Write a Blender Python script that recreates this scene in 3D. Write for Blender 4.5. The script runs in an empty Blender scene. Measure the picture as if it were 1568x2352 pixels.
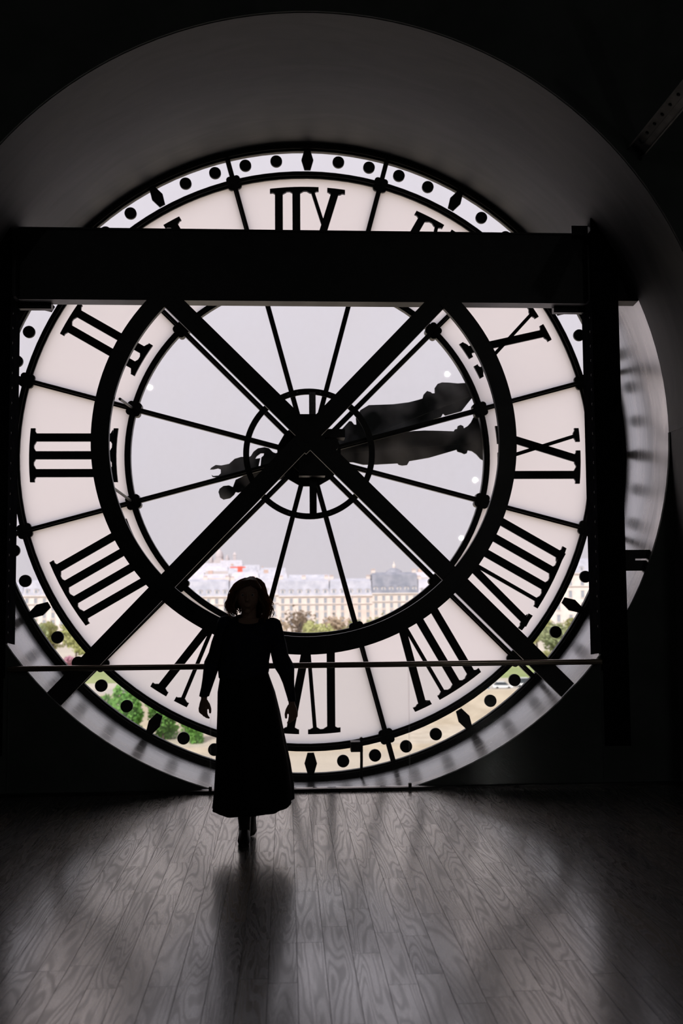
import bpy, bmesh, math, random
from mathutils import Vector, Matrix
random.seed(7)
sin, cos, pi, sqrt = math.sin, math.cos, math.pi, math.sqrt
scene = bpy.context.scene
COL = scene.collection

# ------------------------------------------------------------------ camera
ZC = 2.834                      # height of the clock's axis above the floor
yaw, pitch, roll = 0.055626, 0.073419, -0.008019
CAM = Vector((-0.2184, -9.4067, 1.6))
fwd = Vector((sin(yaw) * cos(pitch), cos(yaw) * cos(pitch), sin(pitch)))
rgt = Vector((cos(yaw), -sin(yaw), 0))
upv = rgt.cross(fwd)
r2 = cos(roll) * rgt + sin(roll) * upv
u2 = -sin(roll) * rgt + cos(roll) * upv
cam_d = bpy.data.cameras.new('camera')
cam = bpy.data.objects.new('camera', cam_d)
COL.objects.link(cam)
cam.matrix_world = Matrix(((r2.x, u2.x, -fwd.x, CAM.x), (r2.y, u2.y, -fwd.y, CAM.y), (r2.z, u2.z, -fwd.z, CAM.z), (0, 0, 0, 1)))
cam_d.sensor_fit = 'VERTICAL'
cam_d.sensor_height = 36.0
cam_d.sensor_width = 24.0
cam_d.lens = 35.005
cam_d.clip_start = 0.05
cam_d.clip_end = 8000
cam_d.dof.use_dof = True
cam_d.dof.focus_distance = 7.4
cam_d.dof.aperture_fstop = 2.2
scene.camera = cam

# ------------------------------------------------------------------ sky, sun, exposure
world = bpy.data.worlds.new('sky')
scene.world = world
world.use_nodes = True
wn, wl = world.node_tree.nodes, world.node_tree.links
wn.clear()
w_out = wn.new('ShaderNodeOutputWorld')
w_bg = wn.new('ShaderNodeBackground')
w_tc = wn.new('ShaderNodeTexCoord')
w_sep = wn.new('ShaderNodeSeparateXYZ')
w_ramp = wn.new('ShaderNodeValToRGB')
w_noise = wn.new('ShaderNodeTexNoise')
w_mix = wn.new('ShaderNodeMixRGB')
w_noise.inputs['Scale'].default_value = 2.2
w_noise.inputs['Detail'].default_value = 3
w_ramp.color_ramp.elements[0].position = 0.0
w_ramp.color_ramp.elements[0].color = (0.685, 0.635, 0.685, 1)
w_ramp.color_ramp.elements[1].position = 1.0
w_ramp.color_ramp.elements[1].color = (0.98, 0.92, 1.02, 1)
w_mix.blend_type = 'MULTIPLY'
w_mix.inputs[0].default_value = 0.12
wl.new(w_tc.outputs['Generated'], w_sep.inputs[0])
wl.new(w_sep.outputs['Z'], w_ramp.inputs[0])
wl.new(w_tc.outputs['Generated'], w_noise.inputs['Vector'])
wl.new(w_ramp.outputs[0], w_mix.inputs[1])
wl.new(w_noise.outputs['Fac'], w_mix.inputs[2])
wl.new(w_mix.outputs[0], w_bg.inputs['Color'])
w_bg.inputs['Strength'].default_value = 1.05
wl.new(w_bg.outputs[0], w_out.inputs['Surface'])

sun_d = bpy.data.lights.new('sun', 'SUN')
sun_d.energy = 5.3
sun_d.angle = math.radians(12)
sun_d.color = (1.0, 0.97, 0.93)
sun = bpy.data.objects.new('sun', sun_d)
COL.objects.link(sun)
sun.rotation_euler = (math.radians(48), 0, math.radians(-22))
sun.location = (0, -40, 60)

scene.view_settings.view_transform = 'Standard'
scene.view_settings.look = 'None'
scene.view_settings.gamma = 1.0
scene.view_settings.use_curve_mapping = False
scene.view_settings.exposure = 0.06
scene.cycles.use_denoising = True
scene.cycles.max_bounces = 8
scene.cycles.adaptive_threshold = 0.015
scene.cycles.diffuse_bounces = 4
scene.cycles.glossy_bounces = 4
scene.cycles.transmission_bounces = 8
scene.cycles.transparent_max_bounces = 12
scene.cycles.sample_clamp_indirect = 6.0
scene.cycles.caustics_reflective = False
scene.cycles.caustics_refractive = False

# ------------------------------------------------------------------ materials
MATS = {}
def mat(name, color, rough=0.6, metal=0.0, spec=0.5):
    m = bpy.data.materials.new(name)
    m.use_nodes = True
    b = m.node_tree.nodes['Principled BSDF']
    b.inputs['Base Color'].default_value = (*color, 1)
    b.inputs['Roughness'].default_value = rough
    b.inputs['Metallic'].default_value = metal
    b.inputs['Specular IOR Level'].default_value = spec
    MATS[name] = m
    return m
def noise_col(m, c1, c2, scale=(8, 8, 8), detail=4, lo=0.35, hi=0.65, coord='Object', rough=None, bump=0.0, dist=0.0, rand=False):
    n, l = m.node_tree.nodes, m.node_tree.links
    b = n['Principled BSDF']
    tc = n.new('ShaderNodeTexCoord'); mp = n.new('ShaderNodeMapping'); nz = n.new('ShaderNodeTexNoise'); rp = n.new('ShaderNodeValToRGB')
    mp.inputs['Scale'].default_value = scale
    nz.inputs['Scale'].default_value = 1.0
    nz.inputs['Detail'].default_value = detail
    nz.inputs['Distortion'].default_value = dist
    rp.color_ramp.elements[0].position = lo; rp.color_ramp.elements[0].color = (*c1, 1)
    rp.color_ramp.elements[1].position = hi; rp.color_ramp.elements[1].color = (*c2, 1)
    if rand:
        oi = n.new('ShaderNodeObjectInfo'); ad = n.new('ShaderNodeVectorMath'); ad.operation = 'ADD'
        ml = n.new('ShaderNodeMath'); ml.operation = 'MULTIPLY'; ml.inputs[1].default_value = 57.0
        l.new(oi.outputs['Random'], ml.inputs[0]); l.new(tc.outputs[coord], ad.inputs[0]); l.new(ml.outputs[0], ad.inputs[1])
        l.new(ad.outputs[0], mp.inputs['Vector'])
    else:
        l.new(tc.outputs[coord], mp.inputs['Vector'])
    l.new(mp.outputs[0], nz.inputs['Vector']); l.new(nz.outputs['Fac'], rp.inputs[0]); l.new(rp.outputs[0], b.inputs['Base Color'])
    if rough:
        mr = n.new('ShaderNodeMapRange'); mr.inputs['To Min'].default_value = rough[0]; mr.inputs['To Max'].default_value = rough[1]
        l.new(nz.outputs['Fac'], mr.inputs['Value']); l.new(mr.outputs[0], b.inputs['Roughness'])
    if bump:
        bp = n.new('ShaderNodeBump'); bp.inputs['Strength'].default_value = bump; bp.inputs['Distance'].default_value = 0.01
        l.new(nz.outputs['Fac'], bp.inputs['Height']); l.new(bp.outputs[0], b.inputs['Normal'])
    return m

noise_col(mat('wall_dark', (0.012, 0.013, 0.013), 0.8, spec=0.2), (0.11, 0.125, 0.12), (0.14, 0.155, 0.15), (3, 3, 3))
noise_col(mat('steel_black', (0.012, 0.012, 0.014), 0.42), (0.009, 0.010, 0.012), (0.018, 0.018, 0.021), (9, 9, 9), rough=(0.34, 0.48))
noise_col(mat('dial_iron', (0.014, 0.015, 0.014), 0.45), (0.010, 0.011, 0.010), (0.022, 0.022, 0.019), (20, 20, 20), rough=(0.35, 0.6))
noise_col(mat('numeral_black', (0.006, 0.008, 0.009), 0.5), (0.005, 0.006, 0.007), (0.010, 0.012, 0.013), (12, 12, 12))
noise_col(mat('hand_bronze', (0.03, 0.036, 0.037), 0.55), (0.05, 0.056, 0.060), (0.14, 0.155, 0.16), (3, 3, 3), rough=(0.4, 0.65))
noise_col(mat('reveal_paint', (0.09, 0.09, 0.09), 0.55, spec=0.3), (0.135, 0.142, 0.148), (0.185, 0.19, 0.195), (1.3, 5, 1.3), detail=6, rough=(0.5, 0.65), dist=0.8)
noise_col(mat('reveal_metal', (0.4, 0.4, 0.42), 0.25, metal=1.0), (0.40, 0.405, 0.42), (0.56, 0.555, 0.565), (1.3, 6, 1.3), detail=6, rough=(0.18, 0.34), dist=0.8)
noise_col(mat('column_steel_shaded', (0.012, 0.012, 0.014), 0.85, spec=0.0), (0.009, 0.010, 0.012), (0.016, 0.016, 0.019), (9, 9, 9))  # shaded copy of steel_black: specular removed so the column faces stay dark
noise_col(mat('strap_steel', (0.25, 0.25, 0.26), 0.4, metal=0.6), (0.2, 0.2, 0.21), (0.32, 0.32, 0.33), (30, 30, 30))
noise_col(mat('rail_bronze', (0.05, 0.04, 0.03), 0.22, metal=0.8), (0.28, 0.22, 0.17), (0.38, 0.31, 0.25), (2, 20, 20), rough=(0.15, 0.28))
noise_col(mat('shoe_rail', (0.05, 0.05, 0.05), 0.3, metal=0.7), (0.04, 0.04, 0.04), (0.08, 0.078, 0.075), (3, 20, 20), rough=(0.2, 0.4))
noise_col(mat('rafter_steel', (0.2, 0.21, 0.21), 0.35, metal=0.5), (0.05, 0.053, 0.053), (0.11, 0.115, 0.115), (9, 9, 9), rough=(0.26, 0.42))
mat('subfloor', (0.02, 0.018, 0.016), 0.8)

def glass_mat(name, tint, refl_rough=0.02, grime=0.0):
    m = bpy.data.materials.new(name); m.use_nodes = True
    n, l = m.node_tree.nodes, m.node_tree.links
    n.clear()
    o = n.new('ShaderNodeOutputMaterial'); mx = n.new('ShaderNodeMixShader'); fr = n.new('ShaderNodeFresnel')
    tr = n.new('ShaderNodeBsdfTransparent'); gl = n.new('ShaderNodeBsdfGlossy')
    fr.inputs['IOR'].default_value = 1.5
    tr.inputs['Color'].default_value = (*tint, 1)
    gl.inputs['Roughness'].default_value = refl_rough
    l.new(fr.outputs[0], mx.inputs[0]); l.new(tr.outputs[0], mx.inputs[1]); l.new(gl.outputs[0], mx.inputs[2])
    last = mx
    if grime:
        tl = n.new('ShaderNodeBsdfTranslucent'); tl.inputs['Color'].default_value = (0.9, 0.9, 0.92, 1)
        m2 = n.new('ShaderNodeMixShader'); nz = n.new('ShaderNodeTexNoise'); tc = n.new('ShaderNodeTexCoord'); mr = n.new('ShaderNodeMapRange')
        nz.inputs['Scale'].default_value = 3.0; nz.inputs['Detail'].default_value = 6
        mr.inputs['From Min'].default_value = 0.4; mr.inputs['From Max'].default_value = 0.8
        mr.inputs['To Min'].default_value = 0.0; mr.inputs['To Max'].default_value = grime
        l.new(tc.outputs['Object'], nz.inputs['Vector']); l.new(nz.outputs['Fac'], mr.inputs['Value'])
        l.new(mr.outputs[0], m2.inputs[0]); l.new(mx.outputs[0], m2.inputs[1]); l.new(tl.outputs[0], m2.inputs[2])
        last = m2
    l.new(last.outputs[0], o.inputs['Surface'])
    MATS[name] = m
glass_mat('glass_clear', (0.975, 0.985, 0.985), grime=0.12)
glass_mat('glass_guard', (0.975, 0.985, 0.98))
def edge_mat():
    m = bpy.data.materials.new('glass_edge'); m.use_nodes = True
    n, l = m.node_tree.nodes, m.node_tree.links
    n.clear()
    o = n.new('ShaderNodeOutputMaterial'); tl = n.new('ShaderNodeBsdfTranslucent'); df = n.new('ShaderNodeBsdfDiffuse'); ad = n.new('ShaderNodeMixShader')
    tl.inputs['Color'].default_value = (0.85, 0.92, 0.9, 1); df.inputs['Color'].default_value = (0.8, 0.86, 0.84, 1); ad.inputs[0].default_value = 0.5
    l.new(tl.outputs[0], ad.inputs[1]); l.new(df.outputs[0], ad.inputs[2]); l.new(ad.outputs[0], o.inputs['Surface'])
    MATS['glass_edge'] = m
edge_mat()
def milk_mat():
    m = bpy.data.materials.new('glass_milk'); m.use_nodes = True
    n, l = m.node_tree.nodes, m.node_tree.links
    n.clear()
    o = n.new('ShaderNodeOutputMaterial'); mx = n.new('ShaderNodeMixShader')
    tl = n.new('ShaderNodeBsdfTranslucent'); gl = n.new('ShaderNodeBsdfGlossy')
    tc = n.new('ShaderNodeTexCoord'); nz = n.new('ShaderNodeTexNoise'); rp = n.new('ShaderNodeValToRGB')
    nz.inputs['Scale'].default_value = 1.3; nz.inputs['Detail'].default_value = 3
    rp.color_ramp.elements[0].position = 0.3; rp.color_ramp.elements[0].color = (0.945, 0.935, 0.975, 1)
    rp.color_ramp.elements[1].position = 0.7; rp.color_ramp.elements[1].color = (0.975, 0.965, 1.0, 1)
    gl.inputs['Roughness'].default_value = 0.1
    mx.inputs[0].default_value = 0.035
    l.new(tc.outputs['Object'], nz.inputs['Vector']); l.new(nz.outputs['Fac'], rp.inputs[0]); l.new(rp.outputs[0], tl.inputs['Color'])
    l.new(tl.outputs[0], mx.inputs[1]); l.new(gl.outputs[0], mx.inputs[2]); l.new(mx.outputs[0], o.inputs['Surface'])
    MATS['glass_milk'] = m
milk_mat()

def wood_mat():
    m = mat('floor_oak', (0.1, 0.09, 0.085), 0.42)
    n, l = m.node_tree.nodes, m.node_tree.links
    b = n['Principled BSDF']
    tc = n.new('ShaderNodeTexCoord'); oi = n.new('ShaderNodeObjectInfo')
    ml = n.new('ShaderNodeMath'); ml.operation = 'MULTIPLY'; ml.inputs[1].default_value = 91.0
    ml2 = n.new('ShaderNodeMath'); ml2.operation = 'MULTIPLY'; ml2.inputs[1].default_value = 0.11
    cmb = n.new('ShaderNodeCombineXYZ'); ad = n.new('ShaderNodeVectorMath'); ad.operation = 'ADD'
    l.new(oi.outputs['Random'], ml.inputs[0]); l.new(oi.outputs['Random'], ml2.inputs[0])
    l.new(ml.outputs[0], cmb.inputs['Y']); l.new(ml.outputs[0], cmb.inputs['Z'])
    l.new(tc.outputs['Object'], ad.inputs[0]); l.new(cmb.outputs[0], ad.inputs[1])
    # slow field whose level lines are the cathedral grain
    mp = n.new('ShaderNodeMapping'); mp.inputs['Scale'].default_value = (9.5, 0.85, 1.0)
    nz = n.new('ShaderNodeTexNoise'); nz.inputs['Scale'].default_value = 1.0; nz.inputs['Detail'].default_value = 1.3; nz.inputs['Roughness'].default_value = 0.4; nz.inputs['Distortion'].default_value = 0.35
    l.new(ad.outputs[0], mp.inputs['Vector']); l.new(mp.outputs[0], nz.inputs['Vector'])
    mu = n.new('ShaderNodeMath'); mu.operation = 'MULTIPLY'; mu.inputs[1].default_value = 88.0
    sn = n.new('ShaderNodeMath'); sn.operation = 'SINE'
    l.new(nz.outputs['Fac'], mu.inputs[0]); l.new(mu.outputs[0], sn.inputs[0])
    # fine fibres along the plank
    mp2 = n.new('ShaderNodeMapping'); mp2.inputs['Scale'].default_value = (260.0, 9.0, 1.0)
    n2 = n.new('ShaderNodeTexNoise'); n2.inputs['Scale'].default_value = 1.0; n2.inputs['Detail'].default_value = 3
    l.new(ad.outputs[0], mp2.inputs['Vector']); l.new(mp2.outputs[0], n2.inputs['Vector'])
    mr = n.new('ShaderNodeMapRange'); mr.inputs['From Min'].default_value = -1; mr.inputs['From Max'].default_value = 0.25
    l.new(sn.outputs[0], mr.inputs['Value'])
    g = n.new('ShaderNodeMath'); g.operation = 'MULTIPLY'
    mr2 = n.new('ShaderNodeMapRange'); mr2.inputs['From Min'].default_value = 0.3; mr2.inputs['From Max'].default_value = 0.62; mr2.inputs['To Min'].default_value = 0.45
    l.new(n2.outputs['Fac'], mr2.inputs['Value'])
    l.new(mr.outputs[0], g.inputs[0]); l.new(mr2.outputs[0], g.inputs[1])
    rp = n.new('ShaderNodeValToRGB')
    rp.color_ramp.elements[0].position = 0.05; rp.color_ramp.elements[0].color = (0.07, 0.065, 0.063, 1)
    rp.color_ramp.elements[1].position = 0.85; rp.color_ramp.elements[1].color = (0.36, 0.335, 0.32, 1)
    l.new(g.outputs[0], rp.inputs[0])
    # plank to plank tone
    tone = n.new('ShaderNodeValToRGB')
    els = tone.color_ramp.elements
    els[0].position = 0.0; els[0].color = (0.62, 0.64, 0.68, 1)
    els[1].position = 1.0; els[1].color = (1.25, 1.12, 0.95, 1)
    e = els.new(0.3); e.color = (0.85, 0.86, 0.88, 1)
    e = els.new(0.75); e.color = (1.05, 1.0, 0.97, 1)
    wn2 = n.new('ShaderNodeTexWhiteNoise'); wn2.noise_dimensions = '1D'
    l.new(oi.outputs['Random'], wn2.inputs['W']); l.new(wn2.outputs['Value'], tone.inputs[0])
    mx = n.new('ShaderNodeMixRGB'); mx.blend_type = 'MULTIPLY'; mx.inputs[0].default_value = 1
    l.new(rp.outputs[0], mx.inputs[1]); l.new(tone.outputs[0], mx.inputs[2]); l.new(mx.outputs[0], b.inputs['Base Color'])
    rr = n.new('ShaderNodeMapRange'); rr.inputs['To Min'].default_value = 0.40; rr.inputs['To Max'].default_value = 0.20
    b.inputs['Specular IOR Level'].default_value = 0.8; b.inputs['IOR'].default_value = 1.9
    b.inputs['Coat Weight'].default_value = 1.0; b.inputs['Coat Roughness'].default_value = 0.165; b.inputs['Coat IOR'].default_value = 2.9
    l.new(g.outputs[0], rr.inputs['Value']); l.new(rr.outputs[0], b.inputs['Roughness'])
    # the varnish lies thicker on some boards and thinner over the open grain
    cw = n.new('ShaderNodeMapRange'); cw.inputs['To Min'].default_value = 0.74; cw.inputs['To Max'].default_value = 1.0
    l.new(g.outputs[0], cw.inputs['Value'])
    ct = n.new('ShaderNodeMapRange'); ct.inputs['To Min'].default_value = 0.72; ct.inputs['To Max'].default_value = 1.0
    l.new(wn2.outputs['Value'], ct.inputs['Value'])
    cm = n.new('ShaderNodeMath'); cm.operation = 'MULTIPLY'
    l.new(cw.outputs[0], cm.inputs[0]); l.new(ct.outputs[0], cm.inputs[1]); l.new(cm.outputs[0], b.inputs['Coat Weight'])
    bp = n.new('ShaderNodeBump'); bp.inputs['Strength'].default_value = 0.08; bp.inputs['Distance'].default_value = 0.002
    l.new(g.outputs[0], bp.inputs['Height']); l.new(bp.outputs[0], b.inputs['Normal'])
wood_mat()
# people
mat('skin', (0.48, 0.30, 0.23), 0.5)
noise_col(mat('blouse_navy', (0.012, 0.013, 0.024), 0.85, spec=0.2), (0.020, 0.022, 0.038), (0.028, 0.030, 0.050), (25, 25, 25))
noise_col(mat('skirt_black', (0.008, 0.008, 0.009), 0.8, spec=0.25), (0.006, 0.006, 0.007), (0.011, 0.011, 0.012), (30, 30, 30))
noise_col(mat('boot_leather', (0.02, 0.015, 0.012), 0.38), (0.014, 0.011, 0.010), (0.03, 0.022, 0.018), (20, 20, 20))
mat('eye_white', (0.7, 0.68, 0.66), 0.2)
def hair_mat(nm='hair_brown', tr=0.45):
    m = mat(nm, (0.22, 0.13, 0.08), 0.38)
    n, l = m.node_tree.nodes, m.node_tree.links
    b = n['Principled BSDF']; o = [x for x in n if x.type == 'OUTPUT_MATERIAL'][0]
    tl = n.new('ShaderNodeBsdfTranslucent'); tl.inputs['Color'].default_value = (0.62, 0.40, 0.25, 1)
    mx = n.new('ShaderNodeMixShader'); mx.inputs[0].default_value = tr
    l.new(b.outputs[0], mx.inputs[1]); l.new(tl.outputs[0], mx.inputs[2]); l.new(mx.outputs[0], o.inputs['Surface'])
hair_mat()
hair_mat('hair_fine', 0.75)
# city
def city(name, c1, c2, sc=(0.3, 0.3, 0.3), rough=0.85):
    return noise_col(mat(name, c1, rough, spec=0.3), c1, c2, sc, detail=4)
city('limestone', (0.55, 0.47, 0.43), (0.62, 0.55, 0.51))
city('limestone_pale', (0.55, 0.49, 0.46), (0.62, 0.56, 0.53))
city('limestone_pink', (0.54, 0.44, 0.40), (0.62, 0.52, 0.47))
city('zinc_roof', (0.32, 0.32, 0.37), (0.42, 0.41, 0.46))
city('zinc_dark', (0.17, 0.18, 0.22), (0.25, 0.25, 0.29))
city('zinc_pale', (0.38, 0.37, 0.42), (0.47, 0.45, 0.50))
city('chimney_clay', (0.42, 0.30, 0.26), (0.50, 0.37, 0.32))
city('window_glass_far', (0.20, 0.22, 0.26), (0.32, 0.33, 0.37), (0.15, 0.15, 0.15), rough=0.25)
city('far_plaster', (0.40, 0.36, 0.37), (0.50, 0.45, 0.45), (0.02, 0.02, 0.02))
city('far_plaster_grey', (0.34, 0.33, 0.36), (0.43, 0.41, 0.44), (0.02, 0.02, 0.02))
city('hill_green', (0.16, 0.20, 0.16), (0.24, 0.27, 0.22), (0.01, 0.01, 0.01))
city('basilica_stone', (0.40, 0.35, 0.36), (0.47, 0.41, 0.42), (0.02, 0.02, 0.02))
city('crane_red', (0.55, 0.09, 0.06), (0.6, 0.12, 0.08))
city('ground_sand', (0.40, 0.355, 0.30), (0.48, 0.43, 0.36), (0.03, 0.03, 0.03))
city('lawn', (0.22, 0.27, 0.10), (0.32, 0.34, 0.16), (0.05, 0.05, 0.05))
city('road_grey', (0.34, 0.31, 0.28), (0.42, 0.38, 0.34), (0.08, 0.08, 0.08))
city('quay_stone', (0.40, 0.34, 0.27), (0.50, 0.43, 0.35), (0.25, 0.25, 0.6))
noise_col(mat('river_water', (0.36, 0.27, 0.17), 0.35), (0.38, 0.32, 0.25), (0.46, 0.39, 0.31), (0.02, 0.06, 0.1), bump=0.3)
mat('car_white', (0.75, 0.75, 0.76), 0.3); mat('car_blue', (0.10, 0.15, 0.22), 0.3); mat('car_silver', (0.45, 0.47, 0.5), 0.3)
mat('tyre', (0.02, 0.02, 0.02), 0.8); mat('car_glass', (0.05, 0.06, 0.07), 0.1)
mat('bark', (0.11, 0.08, 0.06), 0.9)
def leaf(name, c1, c2):
    m = noise_col(mat(name, c1, 0.7, spec=0.2), c1, c2, (0.35, 0.35, 0.35), detail=3, rand=True)
    n, l = m.node_tree.nodes, m.node_tree.links
    b = n['Principled BSDF']; o = [x for x in n if x.type == 'OUTPUT_MATERIAL'][0]
    tl = n.new('ShaderNodeBsdfTranslucent'); tl.inputs['Color'].default_value = (*c2, 1)
    mx = n.new('ShaderNodeMixShader'); mx.inputs[0].default_value = 0.35
    l.new(b.outputs[0], mx.inputs[1]); l.new(tl.outputs[0], mx.inputs[2]); l.new(mx.outputs[0], o.inputs['Surface'])
leaf('leaf_green', (0.12, 0.30, 0.06), (0.22, 0.44, 0.10))
leaf('leaf_spring', (0.34, 0.36, 0.13), (0.48, 0.47, 0.22))
leaf('leaf_brown', (0.30, 0.22, 0.16), (0.40, 0.31, 0.22))
leaf('leaf_olive', (0.24, 0.28, 0.14), (0.35, 0.38, 0.20))
leaf('blossom_pink', (0.55, 0.26, 0.38), (0.66, 0.38, 0.48))
M = MATS

# ------------------------------------------------------------------ mesh helpers
class MB:
    def __init__(self):
        self.v, self.f, self.mi, self.mats, self.smooth = [], [], [], [], []
    def add(self, verts, faces, m=None, smooth=False):
        o = len(self.v)
        self.v += [tuple(p) for p in verts]
        k = 0
        if m is not None:
            if m not in self.mats: self.mats.append(m)
            k = self.mats.index(m)
        for f in faces:
            self.f.append([o + i for i in f]); self.mi.append(k); self.smooth.append(smooth)
        return self
    def box(self, x0, x1, y0, y1, z0, z1, m=None):
        v = [(x0, y0, z0), (x1, y0, z0), (x1, y1, z0), (x0, y1, z0), (x0, y0, z1), (x1, y0, z1), (x1, y1, z1), (x0, y1, z1)]
        return self.add(v, [(3, 2, 1, 0), (4, 5, 6, 7), (0, 1, 5, 4), (1, 2, 6, 5), (2, 3, 7, 6), (3, 0, 4, 7)], m)
    def bar(self, a, b, w, y0, y1, m=None):
        """flat bar between two (x,z) points, width w in the X-Z plane, from depth y0 to y1"""
        ax, az = a; bx, bz = b
        L = math.hypot(bx - ax, bz - az); nx, nz = -(bz - az) / L * w / 2, (bx - ax) / L * w / 2
        return self.prism([(ax + nx, az + nz), (ax - nx, az - nz), (bx - nx, bz - nz), (bx + nx, bz + nz)], y0, y1, m)
    def prism(self, poly, y0, y1, m=None):
        n = len(poly)
        v = [(x, y0, z) for x, z in poly] + [(x, y1, z) for x, z in poly]
        f = [list(range(n)), list(range(2 * n - 1, n - 1, -1))] + [(i, n + i, n + (i + 1) % n, (i + 1) % n) for i in range(n)]
        return self.add(v, f, m)
    def ring(self, cx, cz, ri, ro, y0, y1, n=96, a0=0.0, a1=2 * pi, m=None, smooth=True):
        full = abs(a1 - a0 - 2 * pi) < 1e-6
        k = n if full else n + 1
        v = []
        for i in range(k):
            a = a0 + (a1 - a0) * i / n
            s, c = sin(a), cos(a)
            for r, y in ((ri, y0), (ro, y0), (ro, y1), (ri, y1)):
                v.append((cx + r * s, y, cz + r * c))
        f = []
        for i in range(n):
            p, q = 4 * i, 4 * ((i + 1) % k)
            for j in range(4):
                f.append((p + j, p + (j + 1) % 4, q + (j + 1) % 4, q + j))
        if not full:
            f.append((3, 2, 1, 0)); e = 4 * n; f.append((e, e + 1, e + 2, e + 3))
        return self.add(v, f, m, smooth)
    def cyl(self, cx, cz, r, y0, y1, n=24, m=None):
        return self.prism([(cx + r * sin(2 * pi * i / n), cz + r * cos(2 * pi * i / n)) for i in range(n)], y0, y1, m)
    def lathe(self, prof, cx, cy, n=16, m=None, smooth=True):
        """prof: list of (r,z) about a vertical axis"""
        v = []
        for r, z in prof:
            for i in range(n):
                v.append((cx + r * cos(2 * pi * i / n), cy + r * sin(2 * pi * i / n), z))
        f = [(a * n + i, a * n + (i + 1) % n, (a + 1) * n + (i + 1) % n, (a + 1) * n + i) for a in range(len(prof) - 1) for i in range(n)]
        f.append(list(range(n))[::-1]); f.append([(len(prof) - 1) * n + i for i in range(n)])
        return self.add(v, f, m, smooth)
    def loft(self, rings, m=None, smooth=True, cap=True):
        n = len(rings[0]); v = [p for r in rings for p in r]
        f = [(a * n + i, a * n + (i + 1) % n, (a + 1) * n + (i + 1) % n, (a + 1) * n + i) for a in range(len(rings) - 1) for i in range(n)]
        if cap:
            f.append(list(range(n))[::-1]); f.append([(len(rings) - 1) * n + i for i in range(n)])
        return self.add(v, f, m, smooth)
    def tube(self, pts, rad, n=8, m=None, flat=1.0, smooth=True):
        """round tube through 3-D points; rad a number or a list; rounded ends"""
        P = [Vector(p) for p in pts]
        R = [rad] * len(P) if isinstance(rad, (int, float)) else list(rad)
        t0 = (P[1] - P[0]).normalized(); t1 = (P[-1] - P[-2]).normalized()
        P = [P[0] - t0 * R[0] * 0.6] + P + [P[-1] + t1 * R[-1] * 0.6]
        R = [R[0] * 0.45] + R + [R[-1] * 0.45]
        up = Vector((0, 1, 0)) if abs(t0.y) < 0.9 else Vector((1, 0, 0))
        rings = []
        for i, p in enumerate(P):
            t = (P[min(i + 1, len(P) - 1)] - P[max(i - 1, 0)]).normalized()
            s = t.cross(up).normalized(); u = s.cross(t)
            rings.append([p + s * R[i] * cos(2 * pi * k / n) + u * R[i] * flat * sin(2 * pi * k / n) for k in range(n)])
        return self.loft(rings, m, smooth)
    def mesh(self, name, m=None):
        me = bpy.data.meshes.new(name)
        me.from_pydata(self.v, [], self.f)
        mats = self.mats if self.mats else [m]
        for k in mats: me.materials.append(M[k])
        me.polygons.foreach_set('material_index', self.mi)
        me.polygons.foreach_set('use_smooth', self.smooth)
        bm = bmesh.new(); bm.from_mesh(me)
        bmesh.ops.recalc_face_normals(bm, faces=bm.faces)
        bmesh.ops.remove_doubles(bm, verts=bm.verts, dist=1e-6) if name == 'plank' else None
        for e in bm.edges:
            if len(e.link_faces) == 2 and e.calc_face_angle(0) > 0.6: e.smooth = False
        bm.to_mesh(me); bm.free()
        me.update()
        return me
    def build(self, name, m=None, parent=None):
        return link(name, self.mesh(name, m), parent)
def link(name, me, parent=None, loc=None):
    o = bpy.data.objects.new(name, me)
    COL.objects.link(o)
    if parent is not None: o.parent = parent
    if loc is not None: o.location = loc
    return o
def tag(o, label=None, cat=None, group=None, kind=None):
    if label: o['label'] = label
    if cat: o['category'] = cat
    if group: o['group'] = group
    if kind: o['kind'] = kind
    return o
def empty(name, loc, label, cat, group=None):
    o = bpy.data.objects.new(name, None)
    COL.objects.link(o); o.location = loc; o.empty_display_size = 0.2
    return tag(o, label, cat, group)
def keep(o, root):
    """parent o to root, leaving o's geometry (given in world space) where it is"""
    o.parent = root
    o.matrix_parent_inverse = Matrix.Translation(-Vector(root.location))
    return o
def part(mb, name, m, root):
    return keep(mb.build(name, m), root)
def struct(mb, name, m):
    return tag(mb.build(name, m), kind='structure')

# ------------------------------------------------------------------ the room
R_IN, R_OUT = 2.935, 3.045          # opening at the spandrel wall / at the dial
Y_SP, Y_FR = -1.42, -2.42           # spandrel wall, front edge of the vault
R_V = 2.937
# reveal: the round metal-lined tunnel between the spandrel wall and the dial
mb = MB()
n = 128
def tunnel(dr):
    v = []; f = []
    for i in range(n):
        a = 2 * pi * i / n
        for r, y in ((R_OUT, 0.06), (2.985, -0.72), (R_IN, Y_SP), (R_V, Y_FR)):
            v.append(((r + dr) * sin(a), y, ZC + (r + dr) * cos(a)))
    for i in range(n):
        p, q = 4 * i, 4 * ((i + 1) % n)
        f += [(p, p + 1, q + 1, q), (p + 1, p + 2, q + 2, q + 1)]
        if i < n // 4 or i >= 3 * n // 4: f.append((p + 2, p + 3, q + 3, q + 2))
    used = sorted({k for t in f for k in t}); remap = {k: t for t, k in enumerate(used)}
    return [v[k] for k in used], [[remap[k] for k in t] for t in f]
for dr in (0.0, 0.28):
    mb.add(*tunnel(dr), None, True)
mb.ring(0, ZC, R_OUT, R_OUT + 0.28, 0.055, 0.06, n, smooth=False)
mb.ring(0, ZC, R_V, R_V + 0.28, Y_FR, Y_FR + 0.004, n // 2, -pi / 2, pi / 2, smooth=False)
reveal = struct(mb, 'wall_reveal', 'reveal_paint')
reveal.data.materials.append(M['reveal_metal'])       # metal lining round the lower part, painted plaster above
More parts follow.
